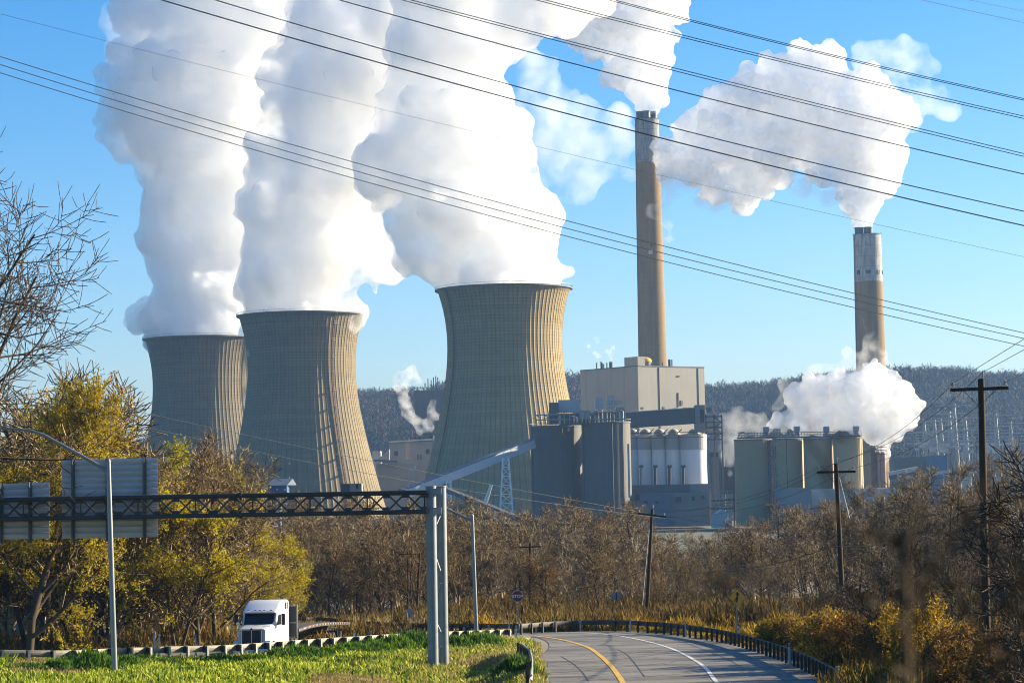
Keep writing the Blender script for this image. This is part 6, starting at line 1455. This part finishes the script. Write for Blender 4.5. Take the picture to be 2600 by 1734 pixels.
# saplings seen over the truss
for px, yt in ((780, 1232), (823, 1228), (850, 1218), (930, 1215), (945, 1232), (720, 1270)):
    tree('b5', f'thin sapling top rising over the gantry truss {where(px)}', px, 330, yt, 'thin saplings rising over the truss', wide=0.4)

# ------------------------------------------------------------------ shrubs, weeds, grass
def blades(name, label, pts, hmin, hmax, wd, m, cat, seed, lean=0.5, per=3, bush=0.0):
    """pts: (x, y, height factor); every point carries a few leaf blades"""
    rg_ = np.random.default_rng(seed); pts = np.repeat(np.asarray(pts, float), per, 0); n_ = len(pts)
    x = pts[:, 0] + rg_.normal(0, 0.12, n_); y = pts[:, 1] + rg_.normal(0, 0.12, n_); z = zland(x, y) - 0.05
    h = (hmin + (hmax - hmin) * rg_.random(n_)) * pts[:, 2]; a = rg_.random(n_) * 2 * np.pi; le = rg_.random(n_) * lean
    lift = bush * h * rg_.random(n_)
    b = np.stack([x, y, z + lift], 1); d = np.stack([np.cos(a) * le, np.sin(a) * le, np.ones(n_)], 1) * (h * (1 - bush * 0.6))[:, None]
    w_ = np.stack([-np.sin(a), np.cos(a), rg_.normal(0, 0.3, n_)], 1) * (wd * (0.6 + 0.8 * rg_.random(n_)))[:, None]
    v = np.stack([b - w_ * 0.4, b + w_ * 0.4, b + d * 0.55 + w_ * 0.6, b + d, b + d * 0.55 - w_ * 0.6], 1).reshape(-1, 3)
    me = npmesh(name, v, np.arange(n_ * 5).reshape(-1, 5)); me.materials.append(m); o = bpy.data.objects.new(name, me); C.objects.link(o); return tag(o, label, cat, kind='stuff')
rg = np.random.default_rng(77)
G_green = leafmat('verge_green', [(0.02, 0.045, 0.006), (0.10, 0.18, 0.010), (0.42, 0.46, 0.03), (0.72, 0.68, 0.17)], 0.4, 0.5, clump=0.3)
G_weed = leafmat('weed_green', [(0.015, 0.04, 0.008), (0.07, 0.15, 0.015), (0.20, 0.30, 0.025)], 0.35, 0.4)
G_dry = leafmat('dry_grass', [(0.30, 0.22, 0.07), (0.44, 0.34, 0.12), (0.22, 0.17, 0.05), (0.52, 0.43, 0.2)], 0.3, 0.3)
G_gold = leafmat('golden_brush', [(0.20, 0.11, 0.010), (0.52, 0.31, 0.015), (0.14, 0.10, 0.012), (0.66, 0.43, 0.04)], 0.3, 0.3)
G_brush = leafmat('brown_brush', [(0.05, 0.032, 0.010), (0.20, 0.125, 0.03), (0.03, 0.02, 0.008), (0.26, 0.18, 0.04)], 0.3, 0.25)
n_ = 150000; x = rg.uniform(-36, 2.2, n_); y = rg.uniform(88, 152, n_)
yr = yrail(x); k = (y < yr + 0.3) & (x < 1.1 + 0.0 * y); x, y = x[k], y[k]
hf = 0.55 + 0.6 * np.clip(np.sin(x * 0.7) * np.sin(y * 0.33 + x * 0.2) + 0.3, 0, 1) + 0.35 * rg.random(len(x))
dry = (x > -7 + rg.normal(0, 2.5, len(x))) & (rg.random(len(x)) < 0.72) | (np.sin(x * 0.45 + 2) * np.sin(y * 0.21) > 0.62)
blades('grass', 'bright green and yellowish grass of the verge in front of the near guardrail', np.stack([x, y, hf], 1)[~dry], 0.10, 0.48, 0.07, G_green, 'grass', 1, 1.1, 3, 0.35)
blades('dry_grass', 'pale dry grass around the gantry foot and the ramp corner', np.stack([x, y, hf], 1)[dry], 0.12, 0.42, 0.05, G_dry, 'grass', 2, 1.1, 3, 0.3)
pts = []
for px, py, r_, h_ in ((70, 1690, 1.2, 0.5), (235, 1685, 1.6, 1.3), (150, 1690, 0.8, 0.8), (330, 1690, 0.8, 0.8), (420, 1690, 1.0, 0.6), (570, 1678, 1.4, 0.6), (650, 1676, 1.2, 0.5), (760, 1672, 1.6, 1.0), (720, 1676, 1.0, 0.8), (840, 1672, 1.0, 0.6), (950, 1660, 1.2, 1.0), (1010, 1655, 1.2, 1.3), (1050, 1665, 1.3, 1.6), (1080, 1660, 1.3, 1.3), (1150, 1655, 1.2, 1.0), (1225, 1660, 1.6, 1.2), (1290, 1700, 0.9, 1.3), (1310, 1720, 1.0, 1.4), (480, 1700, 1.2, 0.7), (900, 1690, 1.6, 0.9)):
    Yc = float(yrail(P(px, py, 125).x)) - 2.5 if py < 1695 else 112; c_ = P(px, py, Yc); q = rg.normal(0, 1, (800, 2)) * r_ * 0.5
    for dx, dy in q: pts.append((c_.x + dx, c_.y + dy, h_ * math.exp(-(dx * dx + dy * dy) / (1.2 * r_ * r_)) + 0.2))
blades('weeds', 'dark green leafy weeds growing in clumps against the near guardrail', pts, 0.15, 0.62, 0.07, G_weed, 'weeds', 3, 0.7, 5, 0.75)
# brush along the feet of the trees and the banks
def band(pxs, n_, d0, d1, hf):
    out_ = []
    ol = [flat(p) for p in pxs]; L = dens(ol, 8)
    for _ in range(n_):
        i = rnd.randrange(len(L) - 1); a = L[i].lerp(L[i + 1], rnd.random()); d = (L[i + 1] - L[i]).normalized(); nn = V(-d.y, d.x, 0)
        if nn.y < 0 and abs(nn.y) > abs(nn.x) * 0.2: nn = -nn
        if nn.x < 0 and nn.y < 0.2: nn = -nn
        o_ = d0 + (d1 - d0) * rnd.random() ** 1.3; q = a + nn * o_; out_.append((q.x, q.y, hf * (0.5 + 0.5 * min(1, o_ / 5)) * rnd.uniform(0.6, 1.3)))
    return [q for q in out_ if not (-0.5 < q[0] < 9 and q[1] < 169.3)]
def clump(p):
    return [(x, y, h * (0.35 + 1.25 * max(0, math.sin(x * 0.9 + 1.3 * math.sin(y * 0.31)) * math.sin(y * 0.55 + x * 0.2)))) for x, y, h in p]
outer_r = [(1330, 1610), (1473, 1603), (1554, 1602), (1640, 1606), (1716, 1613), (1797, 1625), (1850, 1636), (1900, 1650), (1960, 1670), (2012, 1690), (2060, 1712), (2130, 1752)]
outer_l = [(600, 1590), (655, 1570), (735, 1580), (810, 1587), (880, 1594), (940, 1600), (1000, 1604), (1100, 1610), (1200, 1611), (1330, 1612)]
blades('dry_grass', 'golden dry grass on the bank behind the far guardrail', band(outer_l, 5200, 0.6, 9, 1.0), 0.3, 0.9, 0.07, G_dry, 'grass', 4, 0.5, 4)
blades('undergrowth', 'brown undergrowth under the bare trees behind the far guardrail', band(outer_l, 16000, 5, 42, 1.0), 0.2, 1.1, 0.07, G_brush, 'undergrowth', 5, 0.9, 5, 0.7)
blades('undergrowth', 'golden brush along the outside of the bend around the arrow sign', clump(band(outer_r, 14000, 1.0, 8, 1.0)), 0.15, 0.9, 0.065, G_gold, 'undergrowth', 6, 0.9, 5, 0.75)
blades('undergrowth', 'brown thicket under the bare trees beyond the bend', clump(band(outer_r, 20000, 6, 48, 1.0)), 0.2, 1.3, 0.07, G_brush, 'undergrowth', 7, 0.9, 5, 0.7)
pts = [(rnd.uniform(-50, -12), rnd.uniform(174, 196), rnd.uniform(0.6, 1.3)) for _ in range(14000)]
blades('undergrowth', 'orange brown undergrowth along the foot of the left wood', clump(pts), 0.2, 1.3, 0.08, leafmat('orange_brush', [(0.22, 0.10, 0.02), (0.10, 0.085, 0.02), (0.30, 0.17, 0.03), (0.09, 0.11, 0.02)], 0.3, 0.2), 'undergrowth', 8, 0.9, 5, 0.75)
# golden bushes in the corner right of the ramp
def shrub(label, px, Y, h_, r_, m, seed):
    rg_ = np.random.default_rng(seed); big, tw = grow(seed, h_, 6, r_ * 0.6, 4, (5, 5, 5), (20, 55), 0.5, 0.03, 0.25, 0.2, 0.1)
    x = P(px, 1600, Y).x; r = thing('shrub', label, 'shrub', V(x, Y, zl(x, Y)), 'golden shrubs by the lower bend')
    for nm, mesh in (('stems', segmesh('stems', big + tw[::2], 3, 0.012, M_twig)), ('foliage', leafmesh('foliage', tw, 5, 0.11, m, seed, 0.7))):
        o = bpy.data.objects.new(nm, mesh); C.objects.link(o); o.parent = r
for i, (px, Y, h_, r_, w_) in enumerate([(2110, 116, 2.6, 2.4, 'golden shrub behind the last bend marker'), (2190, 112, 3.2, 2.6, 'tall golden brown shrub right of the last bend marker'), (2270, 105, 2.8, 2.4, 'golden shrub below the splice loop, in the picture corner'), (2350, 100, 3.4, 2.8, 'pale gold shrub left of the nearest pole foot'), (2430, 96, 2.6, 2.4, 'low shrub at the nearest pole foot'), (2540, 92, 3.0, 2.6, 'shrub right of the nearest pole foot'), (2060, 126, 2.2, 2.2, 'olive gold shrub under the second nearest pole'), (1990, 134, 1.8, 2.0, 'low golden shrub between arrow sign and second nearest pole')]):
    shrub(w_, px, Y, h_, r_, G_gold if i in (0, 3, 7) else L_brn, 60 + i)
pts = [(P(px_, 1700, Y_).x, Y_, rnd.uniform(0.5, 1.2)) for px_, Y_ in ((rnd.uniform(2080, 2700), rnd.uniform(84, 150)) for _ in range(16000))]
blades('undergrowth', 'dark olive and gold undergrowth filling the corner below the nearest poles', clump(pts), 0.15, 0.9, 0.055, leafmat('corner_brush', [(0.03, 0.022, 0.008), (0.08, 0.055, 0.012), (0.30, 0.20, 0.025), (0.02, 0.018, 0.008)], 0.3, 0.25), 'undergrowth', 9, 0.9, 5, 0.7)

# two saplings right beside the camera, far out of focus
def sapling(label, x, y, ztop, seed, n_tw):
    r_ = random.Random(seed); zb_ = zl(x, y); r = thing('sapling', label, 'sapling', V(x, y, zb_), 'blurred saplings close to the camera')
    q = []; p = V(x, y, zb_ - 0.2)
    while p.z < ztop: q.append(p.copy()); p = p + V(r_.gauss(0, 0.012), r_.gauss(0, 0.012), 0.4)
    q.append(V(q[-1].x, q[-1].y, ztop)); n_ = len(q); MB().tube(q, [0.03 - 0.025 * i / (n_ - 1) for i in range(n_)], 6).build('stem', M_bark, r)
    tw_ = MB(); lf = MB()
    for k in range(n_tw):
        z0 = ztop - r_.random() ** 1.4 * 1.1; a = r_.uniform(0, 6.28); L_ = r_.uniform(0.1, 0.32); b_ = V(x, y, z0); b_.x, b_.y = [(u.x, u.y) for u in q if u.z <= z0][-1]
        e_ = b_ + V(math.cos(a) * L_ * 0.6, math.sin(a) * L_ * 0.6, L_ * r_.uniform(0.5, 1.1)); tw_.tube([b_, b_.lerp(e_, 0.5) + V(r_.gauss(0, 0.02), 0, 0), e_], [0.0035, 0.003, 0.002], 4)
        for j in range(5):
            c_ = b_.lerp(e_, r_.uniform(0.2, 1)) + V(r_.gauss(0, 0.02), r_.gauss(0, 0.02), r_.gauss(0, 0.02)); u = V(r_.gauss(0, 1), r_.gauss(0, 1), r_.gauss(0, 1)).normalized() * 0.022; w_ = V(-u.y, u.x, u.z * 0.3) * 0.5
            lf.add([c_ - u, c_ + w_, c_ + u, c_ - w_], [(0, 1, 2, 3)])
    tw_.build('twigs', M_bark, r); lf.build('leaves', M_bark, r)
sapling('blurred sapling close to the camera, rising left of the nearest pole', 0.68, 3.9, 10.92, 3, 30)
sapling('blurred leafy sapling close to the camera in the lower picture corner', 0.78, 3.7, 10.83, 4, 60)
# ------------------------------------------------------------------ air
HAZE = 0.00006
hb = MB(); hb.box((0, 2900, 290), (5200, 6400, 620))
hm = bpy.data.materials.new('haze'); hm.use_nodes = True; t = hm.node_tree; t.nodes.clear(); o_ = t.nodes.new('ShaderNodeOutputMaterial'); pv = t.nodes.new('ShaderNodeVolumePrincipled')
pv.inputs['Color'].default_value = (0.30, 0.56, 1.0, 1); pv.inputs['Density'].default_value = HAZE; pv.inputs['Anisotropy'].default_value = 0.2; t.links.new(pv.outputs[0], o_.inputs['Volume'])
hz = hb.build('haze', hm); tag(hz, kind='stuff')
